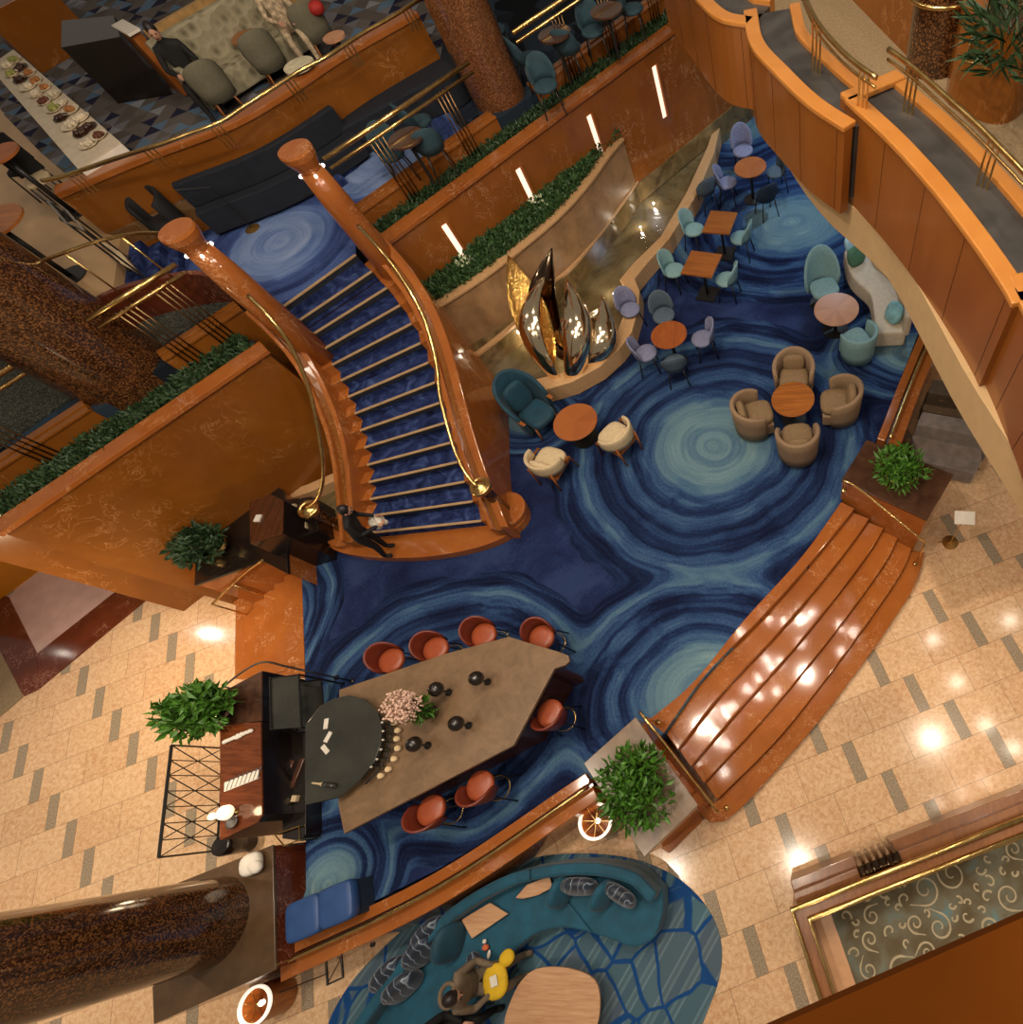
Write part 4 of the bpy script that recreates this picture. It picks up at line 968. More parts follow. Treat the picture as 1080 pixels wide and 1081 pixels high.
# ivory curved sofa with pillows under the balcony
cs = catmull([W2(*p, ZP+.4) for p in [(905, 262), (912, 285), (932, 305), (938, 328), (940, 352)]], 6); n_ = len(cs)
t = thing('curved_sofa', 'ivory wavy curved sofa half hidden below the balcony', 'sofa', (*cs[n_//2], ZP), world=True)
bm = NB(); strip(bm, offset(cs, -.28), offset(cs, .30), ZP+.06, ZP+.42); obj('seat', bm, IVORY, t, smooth=False, bevel=.05)
bm = NB(); strip(bm, offset(cs, .22), offset(cs, .36), ZP+.3, ZP+.76); obj('backrest', bm, IVORY, t, bevel=.05)
def pillow(name, label, c, s, rz, rx, mat, group=None):
    bm = NB(); cushion(bm, (0, 0, 0), s, 0, 0, 0, 2.6, 10); o = obj(name, bm, mat, smooth=True); o.location = c; o.rotation_euler = (rx, 0, rz)
    return tag(o, label, 'pillow', group)
q = W(904, 270, ZP+.58); pillow('pillow', 'green pillow at upper end of the ivory sofa', q, (.42, .16, .36), .6, -.5, mat_plain('green_fabric', H('4c7458'), .85, var=.15))
q = W(944, 330, ZP+.58); pillow('pillow', 'pale teal patterned pillow at lower end of the ivory sofa', q, (.38, .16, .38), -1.0, -.5, mat_plain('sea_fabric', H('7fb0b4'), .8, var=.35, sc=9))
q = W(899, 257, ZP+.6); pillow('pillow', 'light blue pillow behind the green pillow on ivory sofa', q, (.36, .16, .36), .9, -.5, mat_plain('ice_fabric', H('a8d0d8'), .8, var=.15))
# shell chairs
for px, tc, m, lab, ns in (
    ((731, 241), t1, GREYT, 'pale teal shell chair left of the farther square table', 1), ((783, 250), t1, GREYT, 'pale teal shell chair right of the farther square table', 1),
    ((710, 284), t2, GREYT, 'pale teal shell chair left of the nearer square table', 1), ((768, 294), t2, GREYT, 'pale teal shell chair right of the nearer square table', 1),
    ((700, 331), tD, GREYD, 'slate shell chair above the reddish round table', 1.05), ((743, 356), tD, LILAC, 'lilac grey shell chair right of the reddish round table', 1),
    ((680, 372), tD, LILAC, 'lilac grey shell chair lower left of the reddish round table', 1), ((712, 384), tD, GREYD, 'slate shell chair below the reddish round table', 1.05),
    ((784, 157), tE, LILAC, 'lilac grey tall shell chair above the far round table', 1.1), ((766, 192), tE, LILAC, 'lilac shell chair left of the far round table', 1),
    ((820, 180), tE, GREYD, 'slate shell chair right of the far round table', 1), ((808, 206), tE, NAVYC, 'navy shell chair below the far round table', 1.1),
    ((745, 200), (tE[0]-1.3, tE[1]+.3), GREYD, 'slate shell chair against fountain rim in the dark', 1.0), ((664, 325), (tD[0]-.9, tD[1]+1), LILAC, 'lilac shell chair tucked against the round fountain rim', .95)):
    p = at(px); o = shell_chair('shell_chair', lab, m, p, face(p[:2], tc), 'upholstered shell chairs in the lounge', ns, .86 if 'tall' in lab else .8)

# ================================================================== stone bar
bar = [(358, 728), (470, 690), (537, 672), (553, 677), (590, 688), (600, 692), (601, 698), (597, 702), (585, 706), (542, 787), (363, 880), (357, 850)]
ZBR = 1.95; bp_ = [W2(*p, ZBR) for p in bar]; cb = Vector((sum(p[0] for p in bp_)/len(bp_), sum(p[1] for p in bp_)/len(bp_)))
t = thing('stone_bar', 'large angular brown stone bar counter in the middle of the blue carpet', 'bar counter', (cb.x, cb.y, ZP), world=True)
bm = NB(); prism(bm, bp_, ZBR-.06, ZBR); obj('countertop', bm, CONC, t, bevel=.008)
bm = NB(); prism(bm, [tuple(cb+(Vector(p)-cb)*.8) for p in bp_], ZP, ZBR-.06); obj('base', bm, DARKW, t)
labs = ['leftmost of the four on the upper side, nearest the steps', 'second from the left on the upper side', 'third from the left on the upper side', 'at the blunt upper right corner', 'alone on the right side', 'right one of the pair on the lower side', 'left one of the pair on the lower side']
for (px, bd), lab in zip((((410, 696), (-.85, .4)), ((457, 684), (-.85, .4)), ((508, 669), (-.8, .5)), ((570, 671), (-.4, .8)), ((580, 755), (.25, -.9)), ((505, 832), (.0, -1)), ((452, 858), (-.35, -.9))), labs):
    x, y = W2(*px, ZP+.77); d = Vector(bd); stool('terracotta leather bar stool, '+lab, (x, y, ZP), math.atan2(-d.y, -d.x)+PI/2)
HOODM = (lambda g: g.out(g.ramp(g.noise(g.obj, 2, 3), [(.3, H('2a2a25')), (.7, H('3c3b34'))]), .16, spec=.6, coat=.5))(G('dark_glass'))
hood = [(322, 765), (338, 745), (352, 737), (368, 734), (385, 738), (398, 751), (403, 768), (402, 786), (395, 805), (378, 825), (357, 842), (322, 850)]
t = thing('bar_station', 'round ended dark glass bar station overlapping the left end of the stone bar', 'bar station', (*W2(340, 800, 2.1), ZP), world=True)
hp = [W2(*p, 2.12) for p in hood]; ch = Vector((sum(p[0] for p in hp)/len(hp), sum(p[1] for p in hp)/len(hp)))
bm = NB(); prism(bm, hp, 2.06, 2.12); obj('top', bm, HOODM, t, bevel=.01)
bm = NB(); prism(bm, [tuple(ch+(Vector(p)-ch)*.86) for p in hp], ZP, 2.06); obj('body', bm, BLACKW, t)
bm = NB(); e = [W2(*p, 2.12) for p in [(398, 751), (403, 768), (402, 786), (395, 805), (378, 825)]]; tube(bm, catmull([(*p, 2.03) for p in offset(e, .05)], 4), .015, 8); obj('edge_rail', bm, BLACK, t, smooth=True)
def bottle(name, label, c, h, r, mat, group, cap=None):
    t = thing(name, label, 'bottle', c, 0, group)
    bm = NB(); lathe(bm, [(r, 0), (r, h*.6), (r*.35, h*.76), (r*.32, h)], (0, 0, 0), 14); obj('body', bm, mat, t, smooth=True)
    bm = NB(); cyl(bm, (0, 0), r*.42, h*.94, h*1.03, 10); obj('cap', bm, cap or BRASS, t, smooth=True); return t
GLASSD = mat_plain('dark_bottle_glass', (.01, .012, .008), .08, spec=.8, coat=1)
tb = thing('tumbler', 'small ivory tumbler in the row along the curved edge of bar station', 'glass', (*W2(417, 763, 2.0), ZBR), 0, 'ivory tumblers along the bar station')
bm = NB(); lathe(bm, [(.028, 0), (.036, .085), (.032, .085), (.025, .01), (0, .01)], (0, 0, 0), 16); obj('cup', bm, CREAM, tb, smooth=True)
ORD = ['first', 'second', 'third', 'fourth', 'fifth', 'sixth', 'seventh', 'eighth', 'ninth', 'tenth', 'eleventh', 'twelfth', 'thirteenth']
tb['label'] = 'ivory tumbler by the dark bar station edge, first of the row, nearest the blossom'
for i, px in enumerate(((419, 771), (418, 780), (419, 790), (415, 801), (409, 812), (401, 819))):
    dup(tb, (*W2(*px, 2.03), ZBR), 0, 'ivory tumbler by the dark bar station edge, '+ORD[i+1]+' of the row from the blossom')
for i, px in enumerate(((413, 764), (414, 773), (414, 782), (412, 792), (408, 802), (402, 810))):
    bottle('bottle', 'dark bottle with pale cap by the bar station edge, '+ORD[i]+' from the blossom', (*W2(*px, 2.0), ZBR), .22, .032, GLASSD, 'dark bottles along the bar station', WHITE)
def ball_lamp(label, base_px):
    x, y = W2(*base_px, ZBR); t = thing('ball_lamp', label, 'lamp', (x, y, ZBR), 0, 'black ball table lamps on the stone bar')
    bm = NB(); lathe(bm, [(.05, 0), (.05, .015), (.012, .03), (.012, .2)], (0, 0, 0), 16); obj('stem', bm, BLACK, t, smooth=True)
    bm = NB(); ball(bm, (0, 0, .28), .1, u=24, v=16); obj('globe', bm, BLACKW, t, smooth=True)
for px, l in (((474, 731), 'black ball lamp on bar, near the upper edge left of centre'), ((515, 720), 'black ball lamp on bar, nearest the pointed right end'), ((495, 766), 'black ball lamp on bar, below the flower vase'), ((452, 787), 'black ball lamp on bar, nearest the tumblers')):
    ball_lamp(l, px)
x, y = W2(458, 752, ZBR); t = thing('flower_vase', 'black round vase with tall spray of pale pink blossom on the stone bar', 'vase', (x, y, ZBR))
bm = NB(); lathe(bm, [(.05, 0), (.1, .06), (.11, .13), (.07, .2), (.05, .22)], (0, 0, 0), 20); obj('vase', bm, BLACKW, t, smooth=True)
bm = NB(); shrub(bm, (0, 0, .2), (.12, .12, .2), 130, .12, .05, random.Random(2)); obj('greenery', bm, LEAFM, t)
bm = NB(); rg = random.Random(4)
for _ in range(420):
    a = rg.uniform(0, 6.28); r = .2*rg.random()**.5; q = Vector((r*math.cos(a)-.03, r*math.sin(a), .42+rg.random()*.32))
    bmesh.ops.create_icosphere(bm, subdivisions=1, radius=rg.uniform(.011, .022), matrix=Matrix.Translation(q))
obj('blossom', bm, mat_plain('pink_blossom', H('d8b4a0'), .8, var=.15), t)
bm = NB()
for _ in range(16):
    a = rg.uniform(0, 6.28); r = .16*rg.random()**.5; tube(bm, [(0, 0, .18), (r*.5*math.cos(a), r*.5*math.sin(a), .34), (r*math.cos(a), r*math.sin(a), .6)], .004, 4)
obj('stem', bm, LEAFD, t)
# menus and bottle on the station
bm = NB(); 
for px, rz in (((344, 764), .2), ((346, 778), -.3), ((343, 791), .9)):
    x, y = W2(*px, 2.13); box(bm, (x, y, 2.127), (.06, .14, .006), rz)
tag(obj('napkins', bm, WHITE), 'loose white napkins on the dark glass bar station', 'napkins')
x, y = W2(343, 828, 2.15); t = thing('wine_bottle', 'dark wine bottle with pale neck lying at the lower edge of the bar station', 'bottle', (x, y, 2.155), 0)
bm = NB(); tube(bm, [(-.02, 0, 0), (.16, -.02, 0)], .032, 12); obj('body', bm, GLASSD, t, smooth=True)
bm = NB(); tube(bm, [(-.02, 0, 0), (-.07, .005, 0), (-.18, .015, 0)], [.03, .014, .012], 10); obj('neck', bm, CREAM, t, smooth=True)

# ================================================================== bar cabinet on the left of the platform
zk = 1.62
def blk(name, label, cat, px, z0, z1, mat, topmat=None, th=.03):
    p = [W2(*q, z1) for q in px]; t = thing(name, label, cat, (*p[0], z0), world=True)
    bm = NB(); prism(bm, p, z0, z1-th); obj('body', bm, mat, t)
    bm = NB(); prism(bm, p, z1-th, z1); obj('top', bm, topmat or mat, t, bevel=.008); return t
k = blk('bar_cabinet', 'tall dark cabinet with glossy wooden top left of the bar, between carpet and lattice screen', 'cabinet', [(232, 768), (250, 764), (275, 762), (277, 860), (272, 868), (232, 887)], 0, zk, BLACKW, mat_wood('glossy_top_wood', H('542812'), H('7a4020'), .12, 1, (0, 0, .3), (2, 14, 2), .6))
x0, y0 = W2(277, 862, zk)
for px in ((283, 845), (293, 850)):
    pass
blk('low_bar_shelf', 'low black shelf between the wooden topped cabinet and the blue carpet', 'shelf', [(300, 770), (322, 762), (323, 880), (318, 888), (298, 885)], ZP-.02, ZP+.28, BLACKW)
for i, (px, s) in enumerate((((303, 842), .09), ((311, 843), .08))):
    x, y = W2(*px, ZP+.32); bm = NB(); box(bm, (x, y, ZP+.31), (s, s*1.1, .06)); tag(obj('napkin_stack', bm, CREAM, bevel=.004), ['white napkin stack on the black shelf, left one', 'white napkin stack on the black shelf, right one'][i], 'napkins')
for i, px in enumerate(((303, 818), (314, 816))):
    x, y = W2(*px, ZP+.3); bm = NB(); box(bm, (x, y, ZP+.3), (.07, .42, .04), -.1); tag(obj('wooden_tray', bm, DARKW, bevel=.004), ['narrow dark wooden tray on black shelf, left one', 'narrow dark wooden tray on black shelf, right one'][i], 'tray')
# cutlery, napkins, lamp and bowl on the cabinet top
e0 = Vector(W2(238, 831, zk)); e1 = Vector(W2(274, 817, zk)); dd = (e1-e0).normalized()
bm = NB(); c = (e0+e1)/2; box(bm, (c.x, c.y, zk+.012), ((e1-e0).length, .13, .012), math.atan2(dd.y, dd.x)); to = obj('place_mat', bm, WHITE); tag(to, 'white cloth strip with cutlery on the glossy cabinet', 'cloth')
fk = thing('fork', 'steel fork lying across the white cloth strip on the cabinet', 'cutlery', (*(e0+dd*.06), zk+.024), math.atan2(dd.y, dd.x)+1.2, 'cutlery on the white cloth strip')
STEEL = mat_plain('steel', (.6, .6, .58), .2, 1.0, .1)
bm = NB(); box(bm, (0, 0, 0), (.13, .008, .004)); obj('handle', bm, STEEL, fk); bm = NB(); box(bm, (.075, 0, 0), (.04, .02, .004)); obj('head', bm, STEEL, fk)
fk['label'] = 'steel fork on the white cloth strip, first from the lattice screen side'
for i in range(1, 8): v = e0+dd*(.06+.065*i); dup(fk, (v.x, v.y, zk+.024), fk.rotation_euler.z, 'steel fork on the white cloth strip, '+ORD[i]+' from the lattice screen side')
bm = NB(); rg = random.Random(8)
for i in range(9):
    v = Vector(W2(240+i*3.3, 783-i*1.4, zk)); cushion(bm, (v.x, v.y, zk+.03), (.09, .06, .05), rg.uniform(0, 3), rg.uniform(-.4, .4), 0, 2.2, 6)
tag(obj('folded_cloth', bm, WHITE, smooth=True), 'crumpled white cloth at the upper end of glossy cabinet', 'cloth')
SHADE = bpy.data.materials.new('lamp_shade'); SHADE.use_nodes = True; _b = SHADE.node_tree.nodes['Principled BSDF']; _b.inputs['Emission Color'].default_value = (1, .78, .5, 1); _b.inputs['Emission Strength'].default_value = 1.1; _b.inputs['Base Color'].default_value = (.9, .8, .65, 1)
def table_lamp(label, px, r, h, z):
    x, y = W2(*px, z+h); t = thing('table_lamp', label, 'lamp', (x, y, z))
    bm = NB(); lathe(bm, [(.05, 0), (.05, .012), (.01, .02), (.01, h*.5)], (0, 0, 0), 16); obj('stem', bm, BRASS, t, smooth=True)
    bm = NB(); lathe(bm, [(r*.9, h*.5), (r, h*.62), (r*.9, h*.9), (r*.5, h), (0, h)], (0, 0, 0), 24); obj('lamp_shade', bm, SHADE, t, smooth=True)
    lamp('table_lamp_light', 'POINT', (x, y, z+h+.15), 2.5, WARM, .06)
table_lamp('glowing white round table lamp at lower end of the glossy cabinet', (233, 858), .1, .2, zk)
table_lamp('small glowing white lamp at the cabinet corner, smaller of the two', (221, 862), .05, .14, zk-.05)
x, y = W2(245, 868, zk+.03); bm = NB(); lathe(bm, [(.04, 0), (.08, .03), (.085, .045), (.06, .03), (0, .02)], (x, y, zk), 20); tag(obj('slate_bowl', bm, SLATE, smooth=True), 'round slate bowl beside the glowing lamp', 'bowl')
# pedestal with plant bowl above the cabinet
k = blk('plant_cabinet', 'dark glossy cabinet carrying the big leafy bowl plant beside the small steps', 'cabinet', [(222, 737), (276, 708), (276, 761), (232, 767)], 0, 1.55, BLACKW, SMOKE_D)
x, y = W2(228, 752, 1.6); plant('bowl_plant', 'big leafy plant spilling left from dark bowl beside the glossy cabinet', (x-.05, y+.02, 1.55), (.48, .36, .42), 800, 14, .34, LEAFM, .16, .08, SMOKE_D, 1.25)
# open black shelf frame next to it
t = thing('metal_shelf_frame', 'open black metal shelf frame with glass trays at the platform edge above the bar station', 'shelf', (*W2(312, 740, 1.3), ZP), world=True)
fr = [W2(*p, 1.7) for p in [(285, 716), (315, 712), (318, 768), (286, 770)]]
for p in fr:
    bm = NB(); box(bm, (p[0], p[1], (ZP+1.7)/2), (.025, .025, 1.7-ZP)); obj('post', bm, BLACK, t)
for z in (1.7, 1.3):
    bm = NB(); tube(bm, [(*p, z) for p in fr], .012, 6, closed=True); obj('frame', bm, BLACK, t)
    bm = NB(); prism(bm, fr, z-.03, z-.02); obj('tray', bm, HOODM, t)
# lattice screen
t = thing('lattice_screen', 'black metal lattice screen with triangle pattern standing on the marble floor left of the cabinet', 'screen', (*W2(235, 840, 0), 0), world=True)
a0 = Vector(W2(238, 790, 0)); a1_ = Vector(W2(230, 898, 0)); hz = .85
def SP(u, v): q = a0.lerp(a1_, u); return (q.x, q.y, .02+v*hz)
bm = NB()
for (p, q) in (((0, 0), (1, 0)), ((0, 1), (1, 1)), ((0, 0), (0, 1)), ((1, 0), (1, 1))): tube(bm, [SP(*p), SP(*q)], .022 if p[1] == 1 else .015, 6)
obj('frame', bm, BLACK, t)
nrow = 7
for i in range(1, nrow):
    bm = NB(); tube(bm, [SP(i/nrow, 0), SP(i/nrow, 1)], .009, 5); obj('bar', bm, BLACK, t)
for (p, q) in (((0, 1), (2, 0)), ((0, .45), (1, 0)), ((2, 1), (4, 0)), ((0, 0), (2, 1)), ((2, 0), (4, 1)), ((4, 1), (6, 0)), ((4, 0), (6, 1)), ((5, 1), (7, 0)), ((5, 0), (7, 1)), ((1, 1), (3, 0)), ((3, 1), (5, 0))):
    bm = NB(); tube(bm, [SP(p[0]/nrow, p[1]), SP(q[0]/nrow, q[1])], .009, 5); obj('diagonal_bar', bm, BLACK, t)
# black bin, white towels on plinth, brass caddy
x, y = W2(232, 893, .5); bm = NB(); lathe(bm, [(.13, 0), (.16, .45), (.14, .5), (.12, .5), (0, .46)], (x, y, 0), 24); tag(obj('waste_bin', bm, BLACKW, smooth=True), 'glossy black round bin below the lattice screen', 'bin')
x, y = W2(266, 912, 1.32); bm = NB(); cushion(bm, (x, y, 1.33), (.3, .3, .16), .4, 0, 0, 2.6, 8); cushion(bm, (x+.1, y-.02, 1.36), (.16, .22, .12), 1.0, 0, 0, 2.4, 8); tag(obj('towel_heap', bm, WHITE, smooth=True), 'heap of white cloth on the corner of column plinth', 'cloth')
t = thing('brass_caddy', 'small open brass frame caddy at carpet edge above the blue benches', 'caddy', (*W2(308, 882, 1.2), ZP), world=True)
q = [W2(*p, 1.2) for p in [(290, 881), (316, 872), (317, 886), (300, 893)]]
bm = NB(); tube(bm, [(*p, 1.2) for p in q], .012, 6, closed=True); obj('frame', bm, BRASS, t)
for p in q:
    bm = NB(); cyl(bm, p, .01, ZP, 1.2, 6); obj('leg', bm, BRASS, t)
# host desk below the left newel
k = blk('host_desk', 'dark wooden host desk below the left brass newel with papers on it', 'desk', [(263, 530), (286, 522), (299, 528), (298, 563), (264, 574)], ZP, 1.95, BLACKW, DARKW)
for i, (px, s, m) in enumerate((((272, 547), (.1, .13), WHITE), ((306, 540), (.2, .26), CREAM), ((320, 556), (.14, .12), CREAM))):
    x, y = W2(*px, 1.97); z = 1.965
    if i:
        z = 1.5; x, y = W2(*px, z)
    bm = NB(); box(bm, (x, y, z), (*s, .03 if i == 0 else .05), .2*i); tag(obj('paper_stack', bm, m, bevel=.004), ['small white paper pad on the host desk', 'large cream paper stack beside host desk by the newel', 'small cream paper box below the newel cap'][i], 'papers')
bm = NB(); prism(bm, [W2(*p, 1.47) for p in [(297, 528), (330, 524), (336, 560), (300, 572)]], ZP, 1.47); tag(obj('side_counter', bm, BLACKW, bevel=.01), 'low black counter to the right of the host desk under the newel', 'counter')
# two blue square stools
for i, px in enumerate(((318, 970), (353, 955))):
    x, y = W2(*px, ZP+.44); e = Vector(W2(353, 955, 1.28))-Vector(W2(318, 970, 1.28)); t = thing('square_ottoman', ['left one of two blue leather benches against the kerb', 'right one of two blue leather benches against the kerb'][i], 'bench', (x, y, ZP), math.atan2(e.y, e.x), 'blue leather benches')
    bm = NB(); cushion(bm, (0, 0, .36), (.48, .5, .18), p=6); obj('seat', bm, LEAT_B, t, smooth=True)
    bm = NB(); box(bm, (0, 0, .15), (.42, .44, .3)); obj('base', bm, NAVYC, t)
# ================================================================== gold sculpture in the fountain
def blade(bm, base, tip, width, curve, thick=.03, n=14, m=8, cup=.35):
    """curved leaf-like blade from base to tip, cupped across its width"""
    b = Vector(base); t = Vector(tip); ax = (t-b); L = ax.length; ax.normalize()
    side = Vector(curve).cross(ax).normalized(); nrm = ax.cross(side)
    rows = []
    for i in range(n+1):
        u = i/n; wd = width*math.sin(PI*min(1, u*.93+.07))**.7*(1-u**4*.5); bend = math.sin(u*PI)*.22*L
        if i == n: wd = .004
        row = []
        for k in range(m+1):
            v = -1+2*k/m
            row.append((b+ax*L*u+side*v*wd+nrm*(bend-cup*wd*(1-v*v)), nrm))
        rows.append(row)
    F = [[bm.verts.new(p) for p, _ in r] for r in rows]; K = [[bm.verts.new(p-nn_*thick) for p, nn_ in r] for r in rows]
    for i in range(n):
        for k in range(m):
            bm.faces.new((F[i][k], F[i][k+1], F[i+1][k+1], F[i+1][k])); bm.faces.new((K[i][k+1], K[i][k], K[i+1][k], K[i+1][k+1]))
        bm.faces.new((F[i][0], F[i+1][0], K[i+1][0], K[i][0])); bm.faces.new((F[i+1][m], F[i][m], K[i][m], K[i+1][m]))
    for k in range(m):
        bm.faces.new((F[0][k+1], F[0][k], K[0][k], K[0][k+1])); bm.faces.new((F[n][k], F[n][k+1], K[n][k+1], K[n][k]))
GOLDR = (lambda g: (g.bump(g.noise(g.obj, 14, 4, 1.0), .9, .04), g.out((.9, .52, .14), .16, 1.0))[1])(G('rippled_gold'))
BRONZE = mat_brass('dark_polished_bronze', (.12, .08, .05), .12)
CHROME = mat_brass('pale_polished_gold', (.92, .76, .52), .1)
sb = W2(608, 362, 1.04)
t = thing('gold_sculpture', 'polished gold flame shaped fountain sculpture with tall pointed blades', 'sculpture', (*sb, 1.02), world=True)
def P_(px, z): return W(*px, z)
bm = NB(); blade(bm, P_((580, 386), 1.05), P_((536, 269), 2.5), .34, (.5, -1, .2)); obj('left_blade', bm, GOLDR, t, smooth=True)
bm = NB(); blade(bm, P_((590, 366), 1.1), P_((582, 262), 2.68), .34, (-.4, -1, .2), cup=.7); obj('hooded_blade', bm, BRONZE, t, smooth=True)
bm = NB(); blade(bm, P_((590, 404), 1.05), P_((577, 286), 2.35), .3, (-.7, -1, .3), cup=-.8); obj('shell_blade', bm, CHROME, t, smooth=True)
bm = NB(); blade(bm, P_((604, 404), 1.05), P_((598, 292), 2.2), .32, (.9, -1, .3), cup=-.8); obj('shell_blade', bm, CHROME, t, smooth=True)
bm = NB(); blade(bm, P_((616, 392), 1.04), P_((636, 312), 1.8), .3, (1.2, -.6, .3), cup=-.9); obj('shell_blade', bm, CHROME, t, smooth=True)
bm = NB(); c = P_((594, 332), 1.75); ball(bm, (c[0]+.34, c[1]-.42, c[2]-.22), .17, .9, .8, 1.5, 28, 18); obj('rippled_core', bm, GOLDR, t, smooth=True)
bm = NB(); ring = []
for i in range(30):
    a = i/29*1.8*PI+.6; r = .52-.16*i/29; q = Vector(P_((619, 356), 1.35)); ring.append((q.x+r*math.cos(a), q.y+r*.8*math.sin(a), 1.15+.32*math.sin(a*.5+.4)+.15*i/29))
tube(bm, ring, [.03+.11*math.sin(PI*i/29) for i in range(30)], 14); obj('swirl_ribbon', bm, CHROME, t, smooth=True)
bm = NB(); blade(bm, P_((612, 385), 1.04), P_((640, 322), 1.75), .26, (-.6, -.8, .2), cup=.5); obj('right_blade', bm, CHROME, t, smooth=True)
bm = NB(); lathe(bm, [(.5, 0), (.46, .05), (.2, .1), (0, .1)], (*sb, 1.0), 32); obj('base', bm, BRONZE, t, smooth=True)

for i, px in enumerate(((512, 383), (560, 362), (604, 385), (648, 310), (690, 215), (676, 240), (709, 165))):  # glowing discs and lamps added for the bright reflection dots in the pool
    x, y = W2(*px, 1.03); t = thing('pool_glint', 'small glowing disc added as a glint in the fountain, '+['nearest the staircase', 'left of the sculpture', 'in front of the sculpture', 'behind the sculpture by the rim neck', 'fourth along the narrow channel', 'third along the narrow channel', 'farthest along the narrow channel'][i], 'lamp', (x, y, 1.02), 0, 'glint discs added in the fountain pool')
    bm = NB(); lathe(bm, [(.05, 0), (.05, .012), (.035, .016), (0, .016)], (0, 0, 0), 16); obj('bezel', bm, BRASS, t, smooth=True)
    bm = NB(); lathe(bm, [(.03, .016), (.02, .024), (0, .026)], (0, 0, 0), 14); obj('lens', bm, GLINT_BULB, t, smooth=True)
    lamp('pool_glint_lamp', 'POINT', (x, y, 1.16), 7 if i < 3 else 3, (1, .86, .66), .02)
# ================================================================== sofa group on the pebble rug
rug = catmull([(*p, 0) for p in [(700, 918), (640, 902), (560, 906), (480, 938), (405, 1000), (362, 1050), (345, 1100), (380, 1150), (560, 1190), (700, 1140), (750, 1060), (762, 1000), (742, 952)]], 5, True)
bm = NB(); prism(bm, [W2(p[0], p[1], .012) for p in rug], .001, .014); tag(obj('pebble_rug', bm, PEBBLE), 'oval blue and grey pebble patterned rug on the marble floor', 'rug')
so = catmull([W2(*p, .7) for p in [(350, 1120), (372, 1082), (398, 1045), (430, 1003), (478, 957), (530, 926), (575, 914), (625, 911), (668, 920), (694, 943)]], 6)
si = catmull([W2(*p, .42) for p in [(478, 1130), (490, 1082), (520, 1030), (545, 1002), (568, 985), (598, 980), (640, 990), (668, 1000), (690, 990), (700, 962)]], 6)
n_ = len(so); t = thing('curved_sofa', 'long curved teal velvet sofa wrapping the pebble rug', 'sofa', (*so[n_//2], 0), world=True)
bk = offset(so, -.16)
cutk = int(n_*.62)
for nm, a, b in (('seat_section', 0, cutk+1), ('seat_section', cutk, n_)):
    bm = NB(); sh = 0 if a == 0 else 1
    strip(bm, so[a:b], si[a:b], .08, .42); obj(nm, bm, TEALV, t, bevel=.035)
for a, b in ((0, cutk+1), (cutk, n_)):
    bm = NB(); strip(bm, so[a:b], bk[a:b], .3, .72); obj('backrest', bm, TEALV, t, bevel=.045)
def plate(name, label, px, z, th, mat, cat='table'):
    bm = NB(); prism(bm, [W2(*p, z) for p in px], z-th, z); return tag(obj(name, bm, mat, bevel=.006), label, cat)
PEACHW = (lambda g: g.out(g.ramp(g.noise(g.map((2, 22, 2), (0, 0, .5)), 1.4, 4, .5), [(.3, H('ae7e58')), (.7, H('c89c74'))]), .4))(G('peach_oak'))
def inset(name, label, px):
    z = .5; p = [W2(*q, z) for q in px]; t_ = thing(name, label, 'side table', (*p[0], .42), world=True)
    bm = NB(); prism(bm, p, z-.03, z); obj('top', bm, PEACHW, t_, bevel=.006)
    c = Vector((sum(q[0] for q in p)/len(p), sum(q[1] for q in p)/len(p)))
    bm = NB(); prism(bm, [tuple(c+(Vector(q)-c)*.8) for q in p], .425, z-.03); obj('support', bm, MEDW, t_)
inset('sofa_tray_table', 'rectangular pale wood tray table set into the teal sofa by striped pillows', [(487, 971), (517, 953), (536, 965), (498, 991)])
inset('sofa_tray_table', 'pointed leaf shaped pale wood tray table set into the teal sofa', [(544, 948), (556, 934), (580, 925), (583, 937), (568, 945), (552, 949)])
ct = catmull([(*p, 0) for p in [(533, 1090), (541, 1052), (560, 1026), (590, 1021), (622, 1030), (633, 1050), (628, 1090), (600, 1130), (560, 1130)]], 5, True)
cp_ = [W2(p[0], p[1], .42) for p in ct]; cc_ = Vector((sum(p[0] for p in cp_)/len(cp_), sum(p[1] for p in cp_)/len(cp_)))
t = thing('coffee_table', 'rounded pale wood coffee table on the pebble rug', 'coffee table', (*cc_, .014), world=True)
bm = NB(); prism(bm, cp_, .38, .42); obj('tabletop', bm, PEACHW, t, bevel=.01)
bm = NB(); lathe(bm, [(.3, .014), (.2, .08), (.2, .38)], (*cc_, 0), 28); obj('pedestal', bm, MEDW, t, smooth=True)
STRIPE = (lambda g: g.out(g.ramp(g.wave(g.map((1, 1, 1), (0, 0, .2)), 1.5, 9, 3), [(.3, H('141c2c')), (.55, H('26344a')), (.68, H('8c98a4')), (.76, H('1c2636'))]), .5, sheen=.3))(G('striped_satin'))
